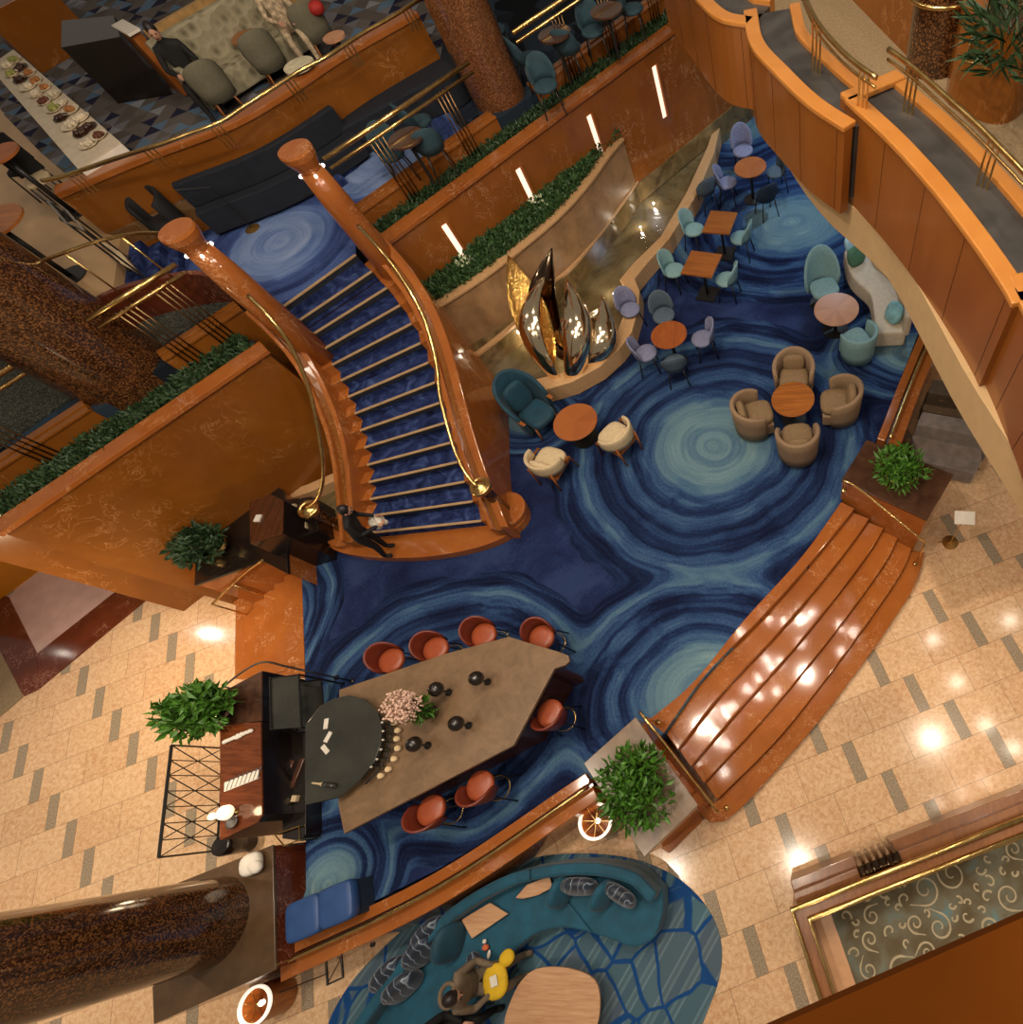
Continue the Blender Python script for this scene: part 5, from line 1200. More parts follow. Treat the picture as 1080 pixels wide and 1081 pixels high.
for px, s, rz, m, lab in (
    ((612, 936), (.52, .2, .5), .05, STRIPE, 'striped satin pillow at right part of the teal sofa, left of the two there'),
    ((655, 945), (.5, .2, .48), -.45, STRIPE, 'striped satin pillow at the far right end of the teal sofa'),
    ((592, 942), (.42, .16, .44), 1.3, TEALV, 'plain teal pillow between leaf shaped tray and striped pillow'),
    ((637, 946), (.42, .16, .44), 1.1, TEALV, 'plain teal pillow between the two right striped pillows'),
    ((455, 985), (.5, .2, .46), .9, STRIPE, 'striped satin pillow left of the rectangular tray table'),
    ((446, 1003), (.52, .2, .46), 1.0, STRIPE, 'striped satin pillow in the middle of left sofa arm'),
    ((474, 995), (.5, .18, .5), 1.5, TEALD, 'dark teal pillow touching the rectangular tray table'),
    ((413, 1028), (.52, .2, .46), .9, STRIPE, 'striped satin pillow lower left behind the seated person'),
    ((425, 1042), (.5, .2, .44), .8, STRIPE, 'lowest striped satin pillow on the left sofa arm')):
    q = W(*px, .6); pillow('sofa_pillow', lab, q, s, rz, -.35, m)
# toys on the sofa
x, y = W2(513, 1000, .46); t = thing('plush_toy', 'small orange and white plush toy lying on the teal sofa seat', 'toy', (x, y, .43))
bm = NB(); ball(bm, (0, 0, .04), .05, 1, .8, .8); obj('body', bm, mat_plain('orange_plush', H('c8643c'), .9), t, smooth=True)
bm = NB(); ball(bm, (-.03, .07, .04), .03); ball(bm, (.06, -.08, .03), .035, .7, 1.6, .6); obj('trim', bm, WHITE, t, smooth=True)

# ---- skinned people
def skin_figure(name, nodes, edges, mat, parent, sub=2, root=0):
    me = bpy.data.meshes.new(name); me.from_pydata([n[0] for n in nodes], edges, []); me.materials.append(mat)
    o = bpy.data.objects.new(name, me); COL.objects.link(o); o.parent = parent
    m = o.modifiers.new('skin', 'SKIN'); m.use_smooth_shade = True
    for i, n in enumerate(nodes):
        r = n[1] if isinstance(n[1], tuple) else (n[1], n[1]); me.skin_vertices[0].data[i].radius = r
    me.skin_vertices[0].data[root].use_root = True
    s = o.modifiers.new('sub', 'SUBSURF'); s.levels = sub; s.render_levels = sub
    me.polygons.foreach_set('use_smooth', [True]*len(me.polygons)); return o
def head(parent, c, up, fwd, hair, hr=.105, long=False):
    up = Vector(up).normalized(); fwd = Vector(fwd); fwd = (fwd-up*fwd.dot(up)).normalized(); sd = fwd.cross(up)
    Mx = Matrix((( *sd,), (*fwd,), (*up,))).transposed().to_4x4(); Mx = Matrix.Translation(c) @ Mx
    bm = NB(); bmesh.ops.create_uvsphere(bm, u_segments=20, v_segments=14, radius=1, matrix=Mx @ Matrix.Diagonal((hr*.74, hr*.9, hr*1.12, 1)))
    bmesh.ops.create_cone(bm, segments=8, radius1=.018, radius2=.006, depth=.04, cap_ends=True, matrix=Mx @ Matrix.Translation((0, hr*.9, -.01)) @ Matrix.Rotation(-PI/2, 4, 'X'))
    for s in (-1, 1): bmesh.ops.create_uvsphere(bm, u_segments=8, v_segments=6, radius=1, matrix=Mx @ Matrix.Translation((s*hr*.76, 0, -.01)) @ Matrix.Diagonal((.012, .02, .03, 1)))
    obj('head', bm, SKIN, parent, smooth=True)
    bm = NB()
    for s in (-1, 1): bmesh.ops.create_uvsphere(bm, u_segments=8, v_segments=6, radius=.011, matrix=Mx @ Matrix.Translation((s*.034, hr*.84, .012)))
    obj('eye', bm, BLACKC, parent, smooth=True)
    bm = NB(); bmesh.ops.create_uvsphere(bm, u_segments=8, v_segments=6, radius=1, matrix=Mx @ Matrix.Translation((0, hr*.84, -.05)) @ Matrix.Diagonal((.026, .008, .007, 1)))
    obj('mouth', bm, PINK_M, parent, smooth=True)
    bm = NB(); bmesh.ops.create_uvsphere(bm, u_segments=20, v_segments=14, radius=1, matrix=Mx @ Matrix.Translation((0, -.018, .028)) @ Matrix.Diagonal((hr*.84, hr*.95, hr*1.1, 1)))
    if long: bmesh.ops.create_uvsphere(bm, u_segments=16, v_segments=10, radius=1, matrix=Mx @ Matrix.Translation((0, -.07, -.1)) @ Matrix.Diagonal((hr*.8, hr*.5, hr*1.5, 1)))
    obj('hair', bm, hair, parent, smooth=True)
def hand(parent, wrist, d, palm_n, side=1, curl=.5):
    """palm, four fingers of unequal length and a thumb, grown as short skin chains"""
    wv = Vector(wrist); d = Vector(d).normalized(); n = Vector(palm_n); n = (n-d*n.dot(d)).normalized(); s = d.cross(n)*side
    nodes = [(tuple(wv), .024), (tuple(wv+d*.045), (.036, .018)), (tuple(wv+d*.085), (.036, .016))]; edges = [(0, 1), (1, 2)]
    for k, (off, L) in enumerate(((-.027, .062), (-.009, .074), (.009, .07), (.026, .055))):
        i = len(nodes); p = wv+d*.08+s*off
        q = p+d*L*.45+n*L*.15*curl; r = q+(d*(1-curl*.6)+n*curl).normalized()*L*.35; t_ = r+(d*(1-curl)+n*curl*1.2).normalized()*L*.28
        nodes += [(tuple(p), .0095), (tuple(q), .009), (tuple(r), .0085), (tuple(t_), .007)]; edges += [(2, i), (i, i+1), (i+1, i+2), (i+2, i+3)]
    i = len(nodes); p = wv+d*.03-s*.034; nodes += [(tuple(p), .011), (tuple(p+d*.03-s*.022+n*.01), .0105), (tuple(p+d*.058-s*.026+n*.022), .008)]; edges += [(1, i), (i, i+1), (i+1, i+2)]
    skin_figure('hand', nodes, edges, SKIN, parent, 1)
def person(label, loc, rz, body, headinfo, hands, cloth, hair, extra=()):
    t = thing('person', label, 'person', loc, rz)
    nodes, edges = body; skin_figure('body', nodes, edges, cloth, t)
    head(t, *headinfo, hair)
    for h in hands: hand(t, *h)
    return t
HOODIE = mat_plain('taupe_hoodie', H('6c5c4a'), .85, var=.2, sc=12)
def seated(hip=.5):
    # local frame: sits facing -Y, hips at origin height hip
    N = [((0, .05, hip), .14), ((0, .06, hip+.2), (.17, .12)), ((0, .02, hip+.42), (.19, .11)), ((0, 0, hip+.53), .06), ((0, -.02, hip+.58), .05),
         ((.19, .02, hip+.44), .065), ((.27, -.08, hip+.2), .05), ((.16, -.32, hip+.16), .036),
         ((-.19, .02, hip+.44), .065), ((-.27, -.08, hip+.2), .05), ((-.12, -.3, hip+.18), .036),
         ((.1, 0, hip-.02), .1), ((.13, -.42, hip+.02), .075), ((.13, -.46, .12), .048), ((.13, -.56, .05), .045),
         ((-.1, 0, hip-.02), .1), ((-.13, -.42, hip+.02), .075), ((-.13, -.46, .12), .048), ((-.13, -.58, .05), .045)]
    E = [(0, 1), (1, 2), (2, 3), (3, 4), (2, 5), (5, 6), (6, 7), (2, 8), (8, 9), (9, 10), (0, 11), (11, 12), (12, 13), (13, 14), (0, 15), (15, 16), (16, 17), (17, 18)]
    return N, E
x, y = W2(505, 1035, .5)
t = person('person in grey brown hoodie seated on teal sofa, yellow jacket on lap', (x, y, 0), 1.75, seated(.5), ((0, -.06, 1.16), (0, -.35, 1), (0, -1, -.5)), [((.16, -.32, .66), (-.3, -1, -.1), (0, 0, -1), 1), ((-.12, -.3, .68), (.4, -1, -.1), (0, 0, -1), -1)], HOODIE, HAIR)
bm = NB(); ring = [(.13*math.cos(a), .12+.1*math.sin(a)-.03, 1.02+.02*math.sin(a)) for a in [i*2*PI/16 for i in range(16)]]; tube(bm, ring, .03, 8, closed=True); obj('hood', bm, HOODIE, t, smooth=True)
YEL = mat_plain('yellow_cloth', H('d0a818'), .8, var=.12, sc=8)
x, y = W2(525, 1035, .62); bm = NB()
cushion(bm, (x, y, .66), (.34, .42, .12), .3, 0, 0, 2.4, 10); cushion(bm, (x+.1, y+.26, .64), (.22, .2, .1), .8, 0, 0, 2.2, 8)
tag(obj('yellow_jacket', bm, YEL, smooth=True), 'folded yellow jacket on the lap of the seated person', 'jacket')
x, y = W2(521, 1036, .74); bm = NB(); box(bm, (x, y, .735), (.1, .13, .012), .4); tag(obj('white_phone', bm, WHITE, bevel=.01), 'small white phone on the yellow jacket', 'phone')
x, y = W2(503, 1018, .46); bm = NB(); cushion(bm, (x, y, .5), (.2, .34, .14), .5, 0, 0, 2.4, 10); tag(obj('dark_bag', bm, STRIPE, smooth=True), 'dark patterned bag beside the hooded person on the sofa', 'bag')
x, y = W2(470, 1090, .5)
person('person in black with light bag strap at the bottom edge of picture on teal sofa', (x, y, 0), 1.6, seated(.5), ((0, -.06, 1.16), (0, -.35, 1), (0, -1, -.5)), [((.16, -.32, .66), (-.3, -1, -.1), (0, 0, -1), 1), ((-.12, -.3, .68), (.4, -1, -.1), (0, 0, -1), -1)], BLACKC, HAIR)
# standing person at the foot of the stairs
def standing(lean=0.0):
    N = [((0, 0, .95), .14), ((0, -.03-lean*.3, 1.15), (.15, .11)), ((0, -.05-lean*.7, 1.38), (.19, .11)), ((0, -.06-lean, 1.5), .06), ((0, -.07-lean, 1.54), .05),
         ((.2, -.05-lean*.7, 1.4), .06), ((.26, -.02-lean*.6, 1.12), .045), ((.2, -.22-lean*.8, .98), .034),
         ((-.2, -.05-lean*.7, 1.4), .06), ((-.25, -.1-lean*.6, 1.12), .045), ((-.12, -.34-lean*.8, 1.08), .034),
         ((.1, 0, .88), .1), ((.11, -.03, .5), .068), ((.11, .02, .1), .045), ((.11, -.12, .045), .042),
         ((-.1, 0, .88), .1), ((-.11, -.05, .5), .068), ((-.11, .06, .1), .045), ((-.11, -.06, .045), .042)]
    E = [(0, 1), (1, 2), (2, 3), (3, 4), (2, 5), (5, 6), (6, 7), (2, 8), (8, 9), (9, 10), (0, 11), (11, 12), (12, 13), (13, 14), (0, 15), (15, 16), (16, 17), (17, 18)]
    return N, E
x, y = W2(413, 583, 1.0)
person('person in black clothes standing on the lowest stair step', (x, y, 1.0), 1.9, standing(.22), ((0, -.33, 1.6), (0, -.3, 1), (0, -1, -.3)), [((.2, -.4, .98), (-.2, -1, -.3), (-1, 0, 0), 1), ((-.12, -.52, 1.08), (.3, -1, -.1), (0, 0, 1), -1)], BLACKC, HAIR).scale = (.9, .9, .86)
x, y = W2(397, 550, 1.75); bm = NB(); rg = random.Random(6)
for _ in range(26): ball(bm, (x+rg.uniform(-.1, .1), y+rg.uniform(-.08, .08), 1.7+rg.uniform(-.06, .08)), rg.uniform(.035, .06), u=10, v=6)
tag(obj('white_flower_bunch', bm, WHITE, smooth=True), 'fluffy white bunch held by the person at the foot of the stairs', 'flowers')

# ================================================================== small things on the marble floor
RIMG = bpy.data.materials.new('glowing_rim'); RIMG.use_nodes = True; _b = RIMG.node_tree.nodes['Principled BSDF']; _b.inputs['Emission Color'].default_value = (1, .85, .65, 1); _b.inputs['Emission Strength'].default_value = .9
def drum(label, px, h, r):
    x, y = W2(*px, h); t = thing('drum_lamp', label, 'lamp', (x, y, 0))
    bm = NB(); lathe(bm, [(0, 0), (r*.9, 0), (r, .02), (r, h-.03), (r*.88, h-.03), (r*.88, .1), (0, .1)], (0, 0, 0), 40); obj('body', bm, MEDW, t, smooth=False)
    bm = NB(); lathe(bm, [(r*.86, h-.03), (r*1.02, h-.03), (r*1.02, h), (r*.86, h), (r*.86, h-.03)], (0, 0, 0), 40, cap=False); obj('glowing_ring', bm, RIMG, t)
    bm = NB()
    for k in range(4): box(bm, (0, 0, h-.05), (r*1.7, .008, .008), k*PI/4)
    obj('spoke', bm, BRASS, t)
    bm = NB(); ball(bm, (0, 0, h-.12), .04, u=14, v=10); obj('bulb', bm, GLINT_BULB, t, smooth=True)
    bm = NB(); cyl(bm, (0, 0), r*.86, .1, .12, 32); obj('inner_plate', bm, MEDW, t)
    lamp('drum_light', 'POINT', (x, y, h-.05), 2.5, WARM, .03)
drum('round drum lamp with glowing rim beside lower planter block, near the rug', (628, 867), .62, .25)
drum('round drum lamp with glowing rim below the column plinth at bottom left', (268, 1062), .45, .24)
x, y = W2(354, 1024, 0); t = thing('sign_stand', 'black stand with square frame foot and thin pole on floor beside the kerb', 'stand', (x, y, 0), .4)
fr = [(-.12, -.14, .015), (.12, -.14, .015), (.12, .14, .015), (-.12, .14, .015)]; bm = NB(); tube(bm, fr, .018, 8, closed=True); obj('foot', bm, BLACK, t)
bm = NB(); cyl(bm, (-.1, 0), .008, .01, .8, 8); obj('pole', bm, BLACK, t); bm = NB(); tube(bm, [(-.12, -.12, .015), (.12, .12, .015)], .006, 6); obj('brace', bm, BLACK, t)
for i, px in enumerate(((392, 985), (393, 997))):
    x, y = W2(*px, .02); bm = NB(); lathe(bm, [(.04, 0), (.04, .02), (.025, .035), (0, .035)], (x, y, 0), 16); tag(obj('floor_stopper', bm, BLACK, smooth=True), ['small black floor stopper nearer the kerb', 'small black floor stopper nearer the teal sofa'][i], 'stopper')
x, y = W2(1003, 573, 0); t = thing('sign_stand', 'brass sign stand with a white sheet on marble near the upper planter block', 'stand', (x, y, 0))
bm = NB(); lathe(bm, [(.14, 0), (.14, .015), (.02, .03), (0, .03)], (0, 0, 0), 24); obj('foot', bm, BRASS, t); bm = NB(); cyl(bm, (0, 0), .01, 0, .97, 8); obj('pole', bm, BRASS, t)
bm = NB(); box(bm, (0, 0, .98), (.32, .22, .012), -.1, .25); obj('sheet', bm, WHITE, t); bm = NB(); box(bm, (0, 0, .03), (.44, .012, .012), -.05); obj('cross_bar', bm, BRASS, t)

# ---- grey sofa and table beyond the right kerb
def sofa_block(label, seat, back, mat, matb, zb=.78, name='velvet_sofa'):
    t = thing(name, label, 'sofa', (*W2(*seat[0], .42), 0), world=True)
    bm = NB(); prism(bm, [W2(*p, .44) for p in seat], .08, .44); obj('seat', bm, mat, t, bevel=.03)
    bm = NB(); prism(bm, [W2(*p, zb) for p in back], .1, zb); obj('backrest', bm, matb, t, bevel=.03)
    return t
t = sofa_block('grey velvet sofa with bolster right of the kerb, partly under the balcony', [(962, 460), (975, 488), (1030, 500), (1037, 485), (1036, 462), (978, 448)], [(968, 448), (974, 434), (1046, 447), (1050, 466), (1038, 462)], GREYV, GREYV)
a = Vector(W(972, 450, .58)); b = Vector(W(1026, 462, .58)); c = (a+b)/2; d = b-a
bm = NB(); cushion(bm, c, (d.length*1.0, .2, .24), math.atan2(d.y, d.x), 0, 0, 2.6, 12); o = obj('bolster', bm, GREYV, None, smooth=True); o.parent = t; o.location = (-t['base'][0], -t['base'][1], -t['base'][2])
sofa_block('brown grey sofa back behind the grey velvet sofa under the balcony', [(972, 432), (980, 412), (1018, 420), (1030, 445)], [(980, 414), (986, 400), (1010, 402), (1016, 420)], mat_plain('olive_fabric', H('5c4a34'), .8), mat_plain('olive_brown_fabric', H('4a3a28'), .8))
x, y = W2(996, 412, .62); t = thing('round_table', 'small peach round table between the sofas under the balcony', 'table', (x, y, 0))
bm = NB(); lathe(bm, [(.24, .6), (.25, .62), (0, .62)], (0, 0, 0), 32); obj('tabletop', bm, W_PINK, t); bm = NB(); cyl(bm, (0, 0), .03, 0, .6, 12); obj('pedestal', bm, BLACK, t)

# ================================================================== brass framed well at bottom right
ux = Vector(W2(1080, 862, 0))-Vector(W2(836, 958, 0)); ux.normalize(); uy = Vector((ux.y, -ux.x))
if uy.y > 0: uy = -uy
O_ = Vector(W2(836, 960, 1.0))
def B_(a, b): v = O_+ux*a+uy*b; return (v.x, v.y)
def slabB(bm, a0, a1, b0, b1, z0, z1): prism(bm, [B_(a0, b0), B_(a1, b0), B_(a1, b1), B_(a0, b1)], z0, z1)
CHERRY = mat_wood('cherry_wood', H('744420'), H('8c5a2e'), .28, 1, (0, 0, .4), (10, 2, 4))
bm = NB()
slabB(bm, 0, 4.6, 0, .16, 0, .97); slabB(bm, 0, .16, .16, 2.4, 0, .97); struct('wall_well_parapet', bm, CHERRY)
bm = NB(); slabB(bm, .06, 1.0, -.26, 0, 0, .62); slabB(bm, .06, .98, -.13, 0, .62, .78); slabB(bm, 1.55, 4.6, -.26, 0, 0, .62); slabB(bm, 1.57, 4.6, -.13, 0, .62, .78); struct('trim_well_base', bm, CHERRY, bevel=.01)
t = thing('brass_double_frame', 'double polished brass rail framing the scroll carpet well at bottom right', 'railing', (*B_(0, 0), .97), world=True)
for d_, z, r in ((0.0, 1.02, .042), (.17, 1.0, .038)):
    bm = NB(); tube(bm, [(*B_(d_, 2.4), z), (*B_(d_, d_), z), (*B_(4.6, d_), z)], r, 12); obj('rail', bm, BRASS, t, smooth=True)
t = thing('bronze_bracket', 'dark ribbed bronze bracket on the wooden well parapet', 'bracket', (*B_(1.27, -.15), .5), world=True)
for k in range(5):
    bm = NB(); cu = [(*B_(1.08+.1*k, -.02-.22*math.sin(j/6*PI/2)), .95-.5*(1-math.cos(j/6*PI/2))) for j in range(7)]; tube(bm, cu, .03, 8); obj('rib', bm, BRONZE, t, smooth=True)
bm = NB(); slabB(bm, 1.0, 1.56, -.16, 0, 0, .9); obj('back_plate', bm, BRONZE, t)
bm = NB(); slabB(bm, .16, 4.6, .16, 2.4, 0, .03); struct('floor_well_border', bm, mat_plain('peach_marble', H('cf9c70'), .3, var=.08))
bm = NB(); slabB(bm, .42, 4.6, .2, 2.4, .03, .05); struct('floor_scroll_carpet', bm, SCROLL)
rg = random.Random(17); bm = NB(); cen = []
for _ in range(2600):
    a, b = rg.uniform(.55, 4.3), rg.uniform(.3, 2.1); r = rg.choice((.2, .17, .12, .09, .06))
    if a-r < .46 or b-r < .22 or any((a-c_[0])**2+(b-c_[1])**2 < (r+c_[2]+.004)**2 for c_ in cen): continue
    cen.append((a, b, r)); ph = rg.uniform(0, 6.28); sg = rg.choice((-1, 1)); pts = []; K_ = 26
    for k in range(K_):
        f = k/(K_-1); an = ph+sg*f*(2.6 if r > .1 else 1.5)*PI; rr = r*(1-f*.82); pts.append((*B_(a+rr*math.cos(an), b+rr*math.sin(an)), .052))
    # tail
    e = Vector((math.cos(ph), math.sin(ph))); tt = Vector((-e.y, e.x))*-sg
    tail = [(*B_(a+r*e.x+tt.x*q*r, b+r*e.y+tt.y*q*r), .052) for q in (1.1, .5)] if r > .1 else []
    tube(bm, tail+pts, [.008 if i < 2 and tail else .018*(1-.45*i/(K_+2)) for i in range(len(tail+pts))], 5)
struct('floor_scroll_carpet_pattern', bm, mat_plain('beige_scroll_yarn', H('a59678'), .9, var=.1))
v = B_(.75, .42); lamp('well_light', 'POINT', (v[0]+.6, v[1]-.5, 2.2), 11, MID, .08)
# near parapet of the gallery the picture was taken from
zz = 7.9
g0 = Vector(W2(800, 1092, zz)); g1 = Vector(W2(1090, 964, zz)); gd = (g1-g0).normalized(); gn = Vector((gd.y, -gd.x))
if gn.y > 0: gn = -gn
a_ = g0-gd*.4; b_ = g1+gd*1.2
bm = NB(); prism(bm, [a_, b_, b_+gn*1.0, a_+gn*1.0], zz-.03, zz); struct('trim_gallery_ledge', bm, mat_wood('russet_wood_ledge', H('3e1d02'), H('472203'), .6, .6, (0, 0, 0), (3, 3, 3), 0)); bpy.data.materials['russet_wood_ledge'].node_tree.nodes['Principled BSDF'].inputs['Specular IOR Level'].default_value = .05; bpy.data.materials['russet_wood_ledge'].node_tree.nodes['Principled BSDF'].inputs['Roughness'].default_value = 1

# ================================================================== mezzanine landing and restaurant
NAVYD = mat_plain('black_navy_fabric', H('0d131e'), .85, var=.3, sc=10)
# dark bench along the parapet
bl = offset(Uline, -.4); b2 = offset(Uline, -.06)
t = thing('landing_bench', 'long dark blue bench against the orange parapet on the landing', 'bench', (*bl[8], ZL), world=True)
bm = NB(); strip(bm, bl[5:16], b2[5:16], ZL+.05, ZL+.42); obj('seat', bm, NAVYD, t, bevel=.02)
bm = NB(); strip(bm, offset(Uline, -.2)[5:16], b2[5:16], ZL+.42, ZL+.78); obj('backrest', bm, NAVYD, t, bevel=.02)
t = thing('reading_lamp', 'slim brass floor lamp with round foot on the blue landing', 'lamp', W(267, 242, ZL))
bm = NB(); lathe(bm, [(.13, 0), (.13, .015), (.015, .03), (0, .03)], (0, 0, 0), 28); obj('foot', bm, mat_plain('pale_brass', H('b08848'), .3, .8), t)
bm = NB(); tube(bm, [(0, 0, 0), (0, 0, .72), (-.45, -.16, .82)], .009, 8); obj('pole', bm, BLACK, t)
x, y = W2(150, 212, ZL+.75); t = thing('dark_round_chair', 'black round backed chair in the corner of landing beside orange parapet', 'chair', (x, y, ZL))
bm = NB(); arc_shell(bm, .24, .22, .1, lambda u: .72+.1*math.cos(u*PI/2), 2.2, .06); obj('shell', bm, BLACKC, t, smooth=True)
bm = NB(); disc_seat(bm, (0, 0, 0), .26, .26, .1, .46); obj('seat', bm, BLACKC, t, smooth=True)
# buffet
def bq(px, z=ZR+.78): return Vector(W2(*px, z))
q = [bq(p) for p in [(-30, 40), (12, 50), (128, 153), (80, 178)]]; q = [bq((-12, 70)), bq((14, 52)), bq((127, 150)), bq((82, 178))]
t = thing('buffet_table', 'long buffet table under a white cloth laden with dishes', 'table', (*q[0], ZR), world=True)
bm = NB(); prism(bm, q, ZR+.05, ZR+.76); obj('tablecloth', bm, WHITE, t, bevel=.01)
bm = NB(); prism(bm, q, ZR+.76, ZR+.78); obj('tabletop', bm, mat_plain('cream_linen', H('c4b49c'), .7, var=.08), t)
rg = random.Random(21); uxx = (q[2]-q[1]); uyy = (q[0]-q[1])
DISH = [mat_plain('bread_crust', H('9c6430'), .7), mat_plain('platter_ceramic', H('cbbba0'), .4), mat_plain('dark_pot', H('3a2012'), .4), mat_plain('salad', H('8c8c48'), .7), mat_plain('roast', H('5c2c18'), .6)]
kinds = ['golden pastries on a round platter', 'pale cheeses on a round platter', 'dark glazed bowl of sauce', 'green salad in a round dish', 'browned roast on a round dish']
wh = ['at the far end of the buffet', 'in the second quarter of the buffet', 'in the middle of the buffet', 'in the third quarter of the buffet', 'near the draped end of the buffet']
ci = 0
for i in range(11):
    for j in range(2):
        u = .1+.08*i; v = .3+.3*j+rg.uniform(-.05, .05); p = q[1]+uxx*u+uyy*v; k = rg.randrange(5)
        t = thing('buffet_dish', kinds[k]+', '+ORD[i]+' from far end, '+('left' if j else 'right')+' buffet row', 'dish', (p.x, p.y, ZR+.78), rg.uniform(0, 3), 'dishes on the buffet')
        r = rg.uniform(.12, .165); bm = NB(); lathe(bm, [(r*.6, 0), (r, .03), (r*.95, .03), (r*.6, .012), (0, .012)], (0, 0, 0), 20); obj('platter', bm, DISH[1] if k != 2 else DISH[2], t, smooth=True)
        bm = NB()
        for m in range(11): a = rg.uniform(0, 6.28); rr = r*.55*rg.random(); ball(bm, (rr*math.cos(a), rr*math.sin(a), .035), rg.uniform(.025, .045), u=8, v=6)
        obj('food', bm, DISH[k], t, smooth=True)
# tufted banquette, chairs, tables
def at2(px, z=0): x, y = W2(*px, ZR+z); return (x, y, ZR)
OLIVE = mat_plain('olive_grey_fabric', H('6a6450'), .85, var=.12, sc=20)
TUFT = (lambda g: (g.bump(g.vor(g.obj, 6, 'F1'), .8, .05), g.out(g.ramp(g.vor(g.obj, 6, 'F1'), [(0, H('5c543c')), (.5, H('9a9074'))]), .8))[1])(G('tufted_beige_fabric'))
def banq(label, a, b, zback=1.0):
    A_ = Vector(W2(*a, ZR+.9)); B2 = Vector(W2(*b, ZR+.9)); d = (B2-A_).normalized(); n = Vector((d.y, -d.x))
    if n.dot(-A_) < 0: n = -n
    t = thing('tufted_banquette', label, 'sofa', (*A_, ZR), world=True)
    bm = NB(); prism(bm, [A_, B2, B2+n*.16, A_+n*.16], ZR+.1, ZR+zback); obj('backrest', bm, TUFT, t, bevel=.03)
    bm = NB(); prism(bm, [A_+n*.16, B2+n*.16, B2+n*.66, A_+n*.66], ZR+.1, ZR+.45); obj('seat', bm, TUFT, t, bevel=.03)
    bm = NB(); prism(bm, [A_, A_+n*.66, A_+n*.66+d*.12, A_+d*.12], ZR+.1, ZR+.7); obj('arm', bm, TUFT, t, bevel=.03)
    return A_, d, n
banq('tufted beige banquette behind the buffet, its long back toward the top', (158, 52), (285, -22))
A_b, d_b, n_b = Vector(W2(158, 52, ZR+.9)), (Vector(W2(285, -22, ZR+.9))-Vector(W2(158, 52, ZR+.9))).normalized(), None
n_b = Vector((-d_b.y, d_b.x)); n_b = n_b if n_b.dot(A_b) > 0 else -n_b
e0 = A_b+n_b*.35+d_b*.2; e1 = e0+d_b*3.0; bm = NB(); prism(bm, [e0, e1, e1+n_b*.1, e0+n_b*.1], ZR, ZR+1.0); struct('wall_restaurant_divider', bm, mat_plain('tan_partition', H('a8824e'), .5))
def fabchair(lab, px, rz): 
    t = thing('dining_armchair', lab, 'chair', at2(px, .5), rz, 'olive dining armchairs in the restaurant')
    bm = NB(); arc_shell(bm, .24, .2, .3, lambda u: .6+.26*max(0, math.cos(u*PI/2))**.4, 1.3, .05, flare=.04); obj('backrest', bm, OLIVE, t, smooth=True)
    bm = NB(); disc_seat(bm, (0, -.04, 0), .27, .27, .36, .47); obj('seat', bm, OLIVE, t, smooth=True)
    legs4(t, .16, .38, MEDW, .05, .016)
fabchair('olive armchair nearest the person in black on the banquette', (222, 88), 3.9); fabchair('olive armchair between black clad person and white round table', (277, 56), 3.9); fabchair('olive armchair under the red bag at top', (327, 25), 3.9)
def dtable(lab, px, r, m, h=.74):
    x, y = W2(*px, ZR+h); t = thing('round_dining_table', lab, 'table', (x, y, ZR))
    bm = NB(); lathe(bm, [(r, h-.03), (r, h), (0, h)], (0, 0, 0), 36); obj('tabletop', bm, m, t); bm = NB(); cyl(bm, (0, 0), .04, .02, h-.03, 14); obj('pedestal', bm, BLACK, t, smooth=True)
    bm = NB(); cyl(bm, (0, 0), .25, 0, .02, 24); obj('base_plate', bm, BLACK, t)
dtable('white topped round table by the restaurant parapet', (315, 68), .26, mat_plain('ivory_top', H('c8bc9c'), .4))
dtable('small round wood table by parapet with orange top', (352, 38), .2, W_PINK, .6)
dtable('low wood table in front of the tufted banquette', (258, 38), .26, MEDW, .6)
dtable('dark brown round high table cut by the left edge', (-2, 162), .3, W_SEG4, .95)
dtable('large brown round table at left edge over cream floor', (-8, 235), .42, W_PLANK, .9)
for i, px in enumerate(((22, 178), (40, 190))):
    o = thing('black_side_chair', ['black chair beside the brown high table at left edge', 'beige topped stool beside the black chair at left edge'][i], 'chair', at2(px, .45), .7*i)
    bm = NB(); cushion(bm, (0, 0, .45), (.4, .4, .08)); obj('seat', bm, BLACKC if i == 0 else CREAM, o, smooth=True)
    bm = NB(); box(bm, (0, .2, .68), (.4, .04, .4)); obj('backrest', bm, BLACKC, o, bevel=.01); legs4(o, .16, .44, BLACK, .02)
# luggage style brass cart
t = thing('metal_trolley', 'slim metal trolley frame parked on cream floor left of the orange parapet', 'trolley', at2((72, 225)), world=True)
fr = [W2(*p, ZR+.8) for p in [(50, 212), (70, 222), (90, 245), (70, 235)]]
for p in fr: bm = NB(); cyl(bm, p, .015, ZR+.04, ZR+.8, 6); obj('post', bm, BLACK, t)
for z in (.8, .12): bm = NB(); tube(bm, [(*p, ZR+z) for p in fr], .016, 6, closed=True); obj('frame', bm, STEEL, t)
bm = NB(); prism(bm, fr, ZR+.13, ZR+.16); obj('shelf', bm, CREAM, t)
for p in fr: bm = NB(); ball(bm, (*p, ZR+.03), .035, u=10, v=8); obj('wheel', bm, BLACK, t)
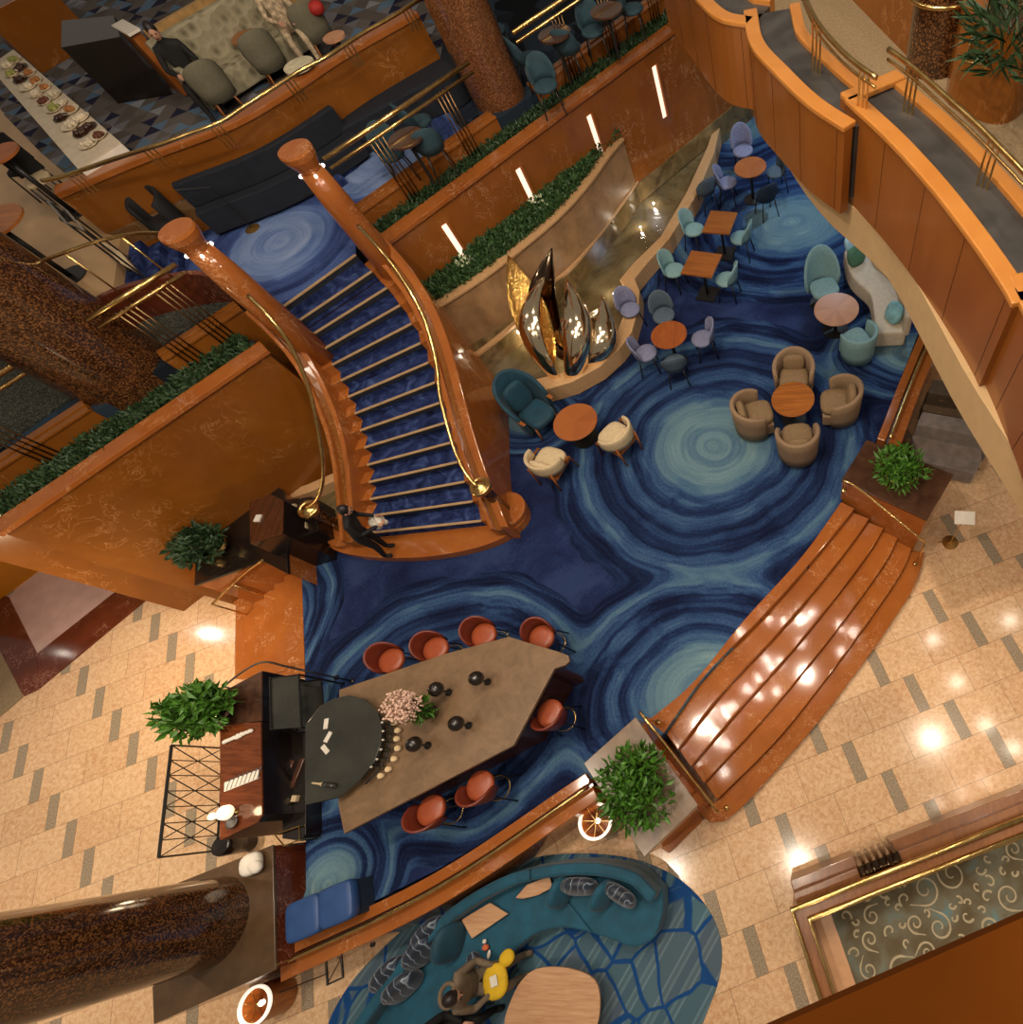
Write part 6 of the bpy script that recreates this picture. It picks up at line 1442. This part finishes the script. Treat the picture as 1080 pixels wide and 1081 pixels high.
# people in the restaurant
p = at2((205, 82), .5); person('person in black seated at the near end of the tufted banquette', p, .5, seated(.5), ((0, -.06, 1.16), (0, -.2, 1), (0, -1, -.2)), [((.16, -.32, .66), (-.3, -1, -.1), (0, 0, -1), 1), ((-.12, -.3, .68), (.4, -1, -.1), (0, 0, -1), -1)], BLACKC, HAIR)
FLOR = mat_plain('floral_cloth', H('b09a7c'), .8, var=.6, sc=16)
p = at2((305, 28), .5); person('person in pale floral clothes seated at the top of picture', p, .6, seated(.5), ((0, -.06, 1.16), (0, -.2, 1), (0, -1, -.2)), [((.16, -.32, .66), (-.3, -1, -.1), (0, 0, -1), 1), ((-.12, -.3, .68), (.4, -1, -.1), (0, 0, -1), -1)], FLOR, HAIR)
x, y = W2(333, 8, ZR+.7); bm = NB(); cushion(bm, (x, y, ZR+.7), (.3, .26, .2), .3, 0, 0, 2.4, 8); tag(obj('red_bag', bm, mat_plain('red_cloth', H('a02018'), .7), smooth=True), 'bright red bag beside an olive armchair at top', 'bag')
# pillows on the banquette
for i, px in enumerate(((240, 28), (272, 16))):
    q_ = W(*px, ZR+.62); pillow('dark_pillow', ['black pillow on tufted banquette, left one', 'black pillow on tufted banquette, right one'][i], q_, (.42, .18, .4), .6, -.4, NAVYC)
# lit menu case and dark plants at top left
x, y = W2(132, 28, ZR+1.0); t = thing('white_serving_cart', 'narrow white topped serving stand at the far end of triangle carpet', 'stand', (x, y, ZR), .9)
bm = NB(); box(bm, (0, 0, .98), (.24, .75, .04)); obj('top', bm, SHADE if False else WHITE, t, bevel=.01); bm = NB(); box(bm, (0, 0, .5), (.18, .6, .92)); obj('body', bm, MEDW, t)
bm = NB(); e0, e1 = Vector(W2(-24, 14, ZR+1.0)), Vector(W2(44, -22, ZR+1.0)); dd_ = (e1-e0).normalized(); nn_ = Vector((-dd_.y, dd_.x)); prism(bm, [e0, e1, e1+nn_*.7, e0+nn_*.7], ZR, ZR+.95); tag(obj('service_counter', bm, ORANGE_D, bevel=.02), 'orange marble service counter at the top left corner', 'counter')
bm = NB(); prism(bm, [W2(*p, ZR+1.3) for p in [(34, 20), (98, 8), (92, -14), (36, -8)]], ZR, ZR+.9); tag(obj('dark_display_unit', bm, BLACKW), 'low black display unit beyond the triangle carpet at the top left', 'cabinet')
# dark lounge seen behind the brass guard rails
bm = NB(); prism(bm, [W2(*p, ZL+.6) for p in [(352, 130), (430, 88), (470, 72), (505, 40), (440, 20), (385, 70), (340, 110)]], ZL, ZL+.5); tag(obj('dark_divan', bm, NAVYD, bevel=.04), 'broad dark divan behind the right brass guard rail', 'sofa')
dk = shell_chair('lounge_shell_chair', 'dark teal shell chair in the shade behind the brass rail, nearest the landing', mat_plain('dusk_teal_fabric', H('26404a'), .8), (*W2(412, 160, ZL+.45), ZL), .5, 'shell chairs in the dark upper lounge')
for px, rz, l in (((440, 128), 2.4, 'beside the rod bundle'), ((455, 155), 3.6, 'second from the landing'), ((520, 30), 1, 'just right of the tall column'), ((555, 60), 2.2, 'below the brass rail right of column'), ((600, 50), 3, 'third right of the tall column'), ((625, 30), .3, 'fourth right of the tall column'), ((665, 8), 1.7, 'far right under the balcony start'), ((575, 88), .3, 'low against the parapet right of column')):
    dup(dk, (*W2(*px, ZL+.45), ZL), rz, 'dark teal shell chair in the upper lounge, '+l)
for i, px in enumerate(((428, 145), (585, 35), (640, 10))):
    x, y = W2(*px, ZL+.72); t = thing('lounge_side_table', ['small dark round table in upper lounge near the landing', 'small dark round table in upper lounge right of the tall column', 'small dark round table in the upper lounge near the balcony'][i], 'table', (x, y, ZL))
    bm = NB(); lathe(bm, [(.3, .69), (.3, .72), (0, .72)], (0, 0, 0), 28); obj('tabletop', bm, SMOKE_D, t); bm = NB(); cyl(bm, (0, 0), .03, 0, .69, 10); obj('pedestal', bm, BLACK, t)
# carpeted steps beside the landing
for k in range(3):
    a = Vector(W2(352+10*k, 205-16*k, ZL)); bm = NB(); e = Vector((dR.x, dR.y)); n = Vector((nR.x, nR.y))
    prism(bm, [a, a+e*.0+n*1.6-e*0, a+n*1.6+e*.34, a+e*.34], ZL, ZL+.12*(k+1)); struct('carpeted_lounge_step', bm, STAIRC, bevel=.01)
# pale flowering shrubs under the first two lit slots
for i, (s, n) in enumerate(((.75, 1), (2.7, 2))):
    v = R_(s, -.18); bm = NB(); shrub(bm, (v[0], v[1], 2.3), (.16, .16, .32), 170, .08, .05, random.Random(30+i)); tag(obj('pale_shrub', bm, LEAFW), ['pale leaved shrub under the slot light nearest the staircase', 'pale leaved shrub under the second slot light'][i], 'plant')
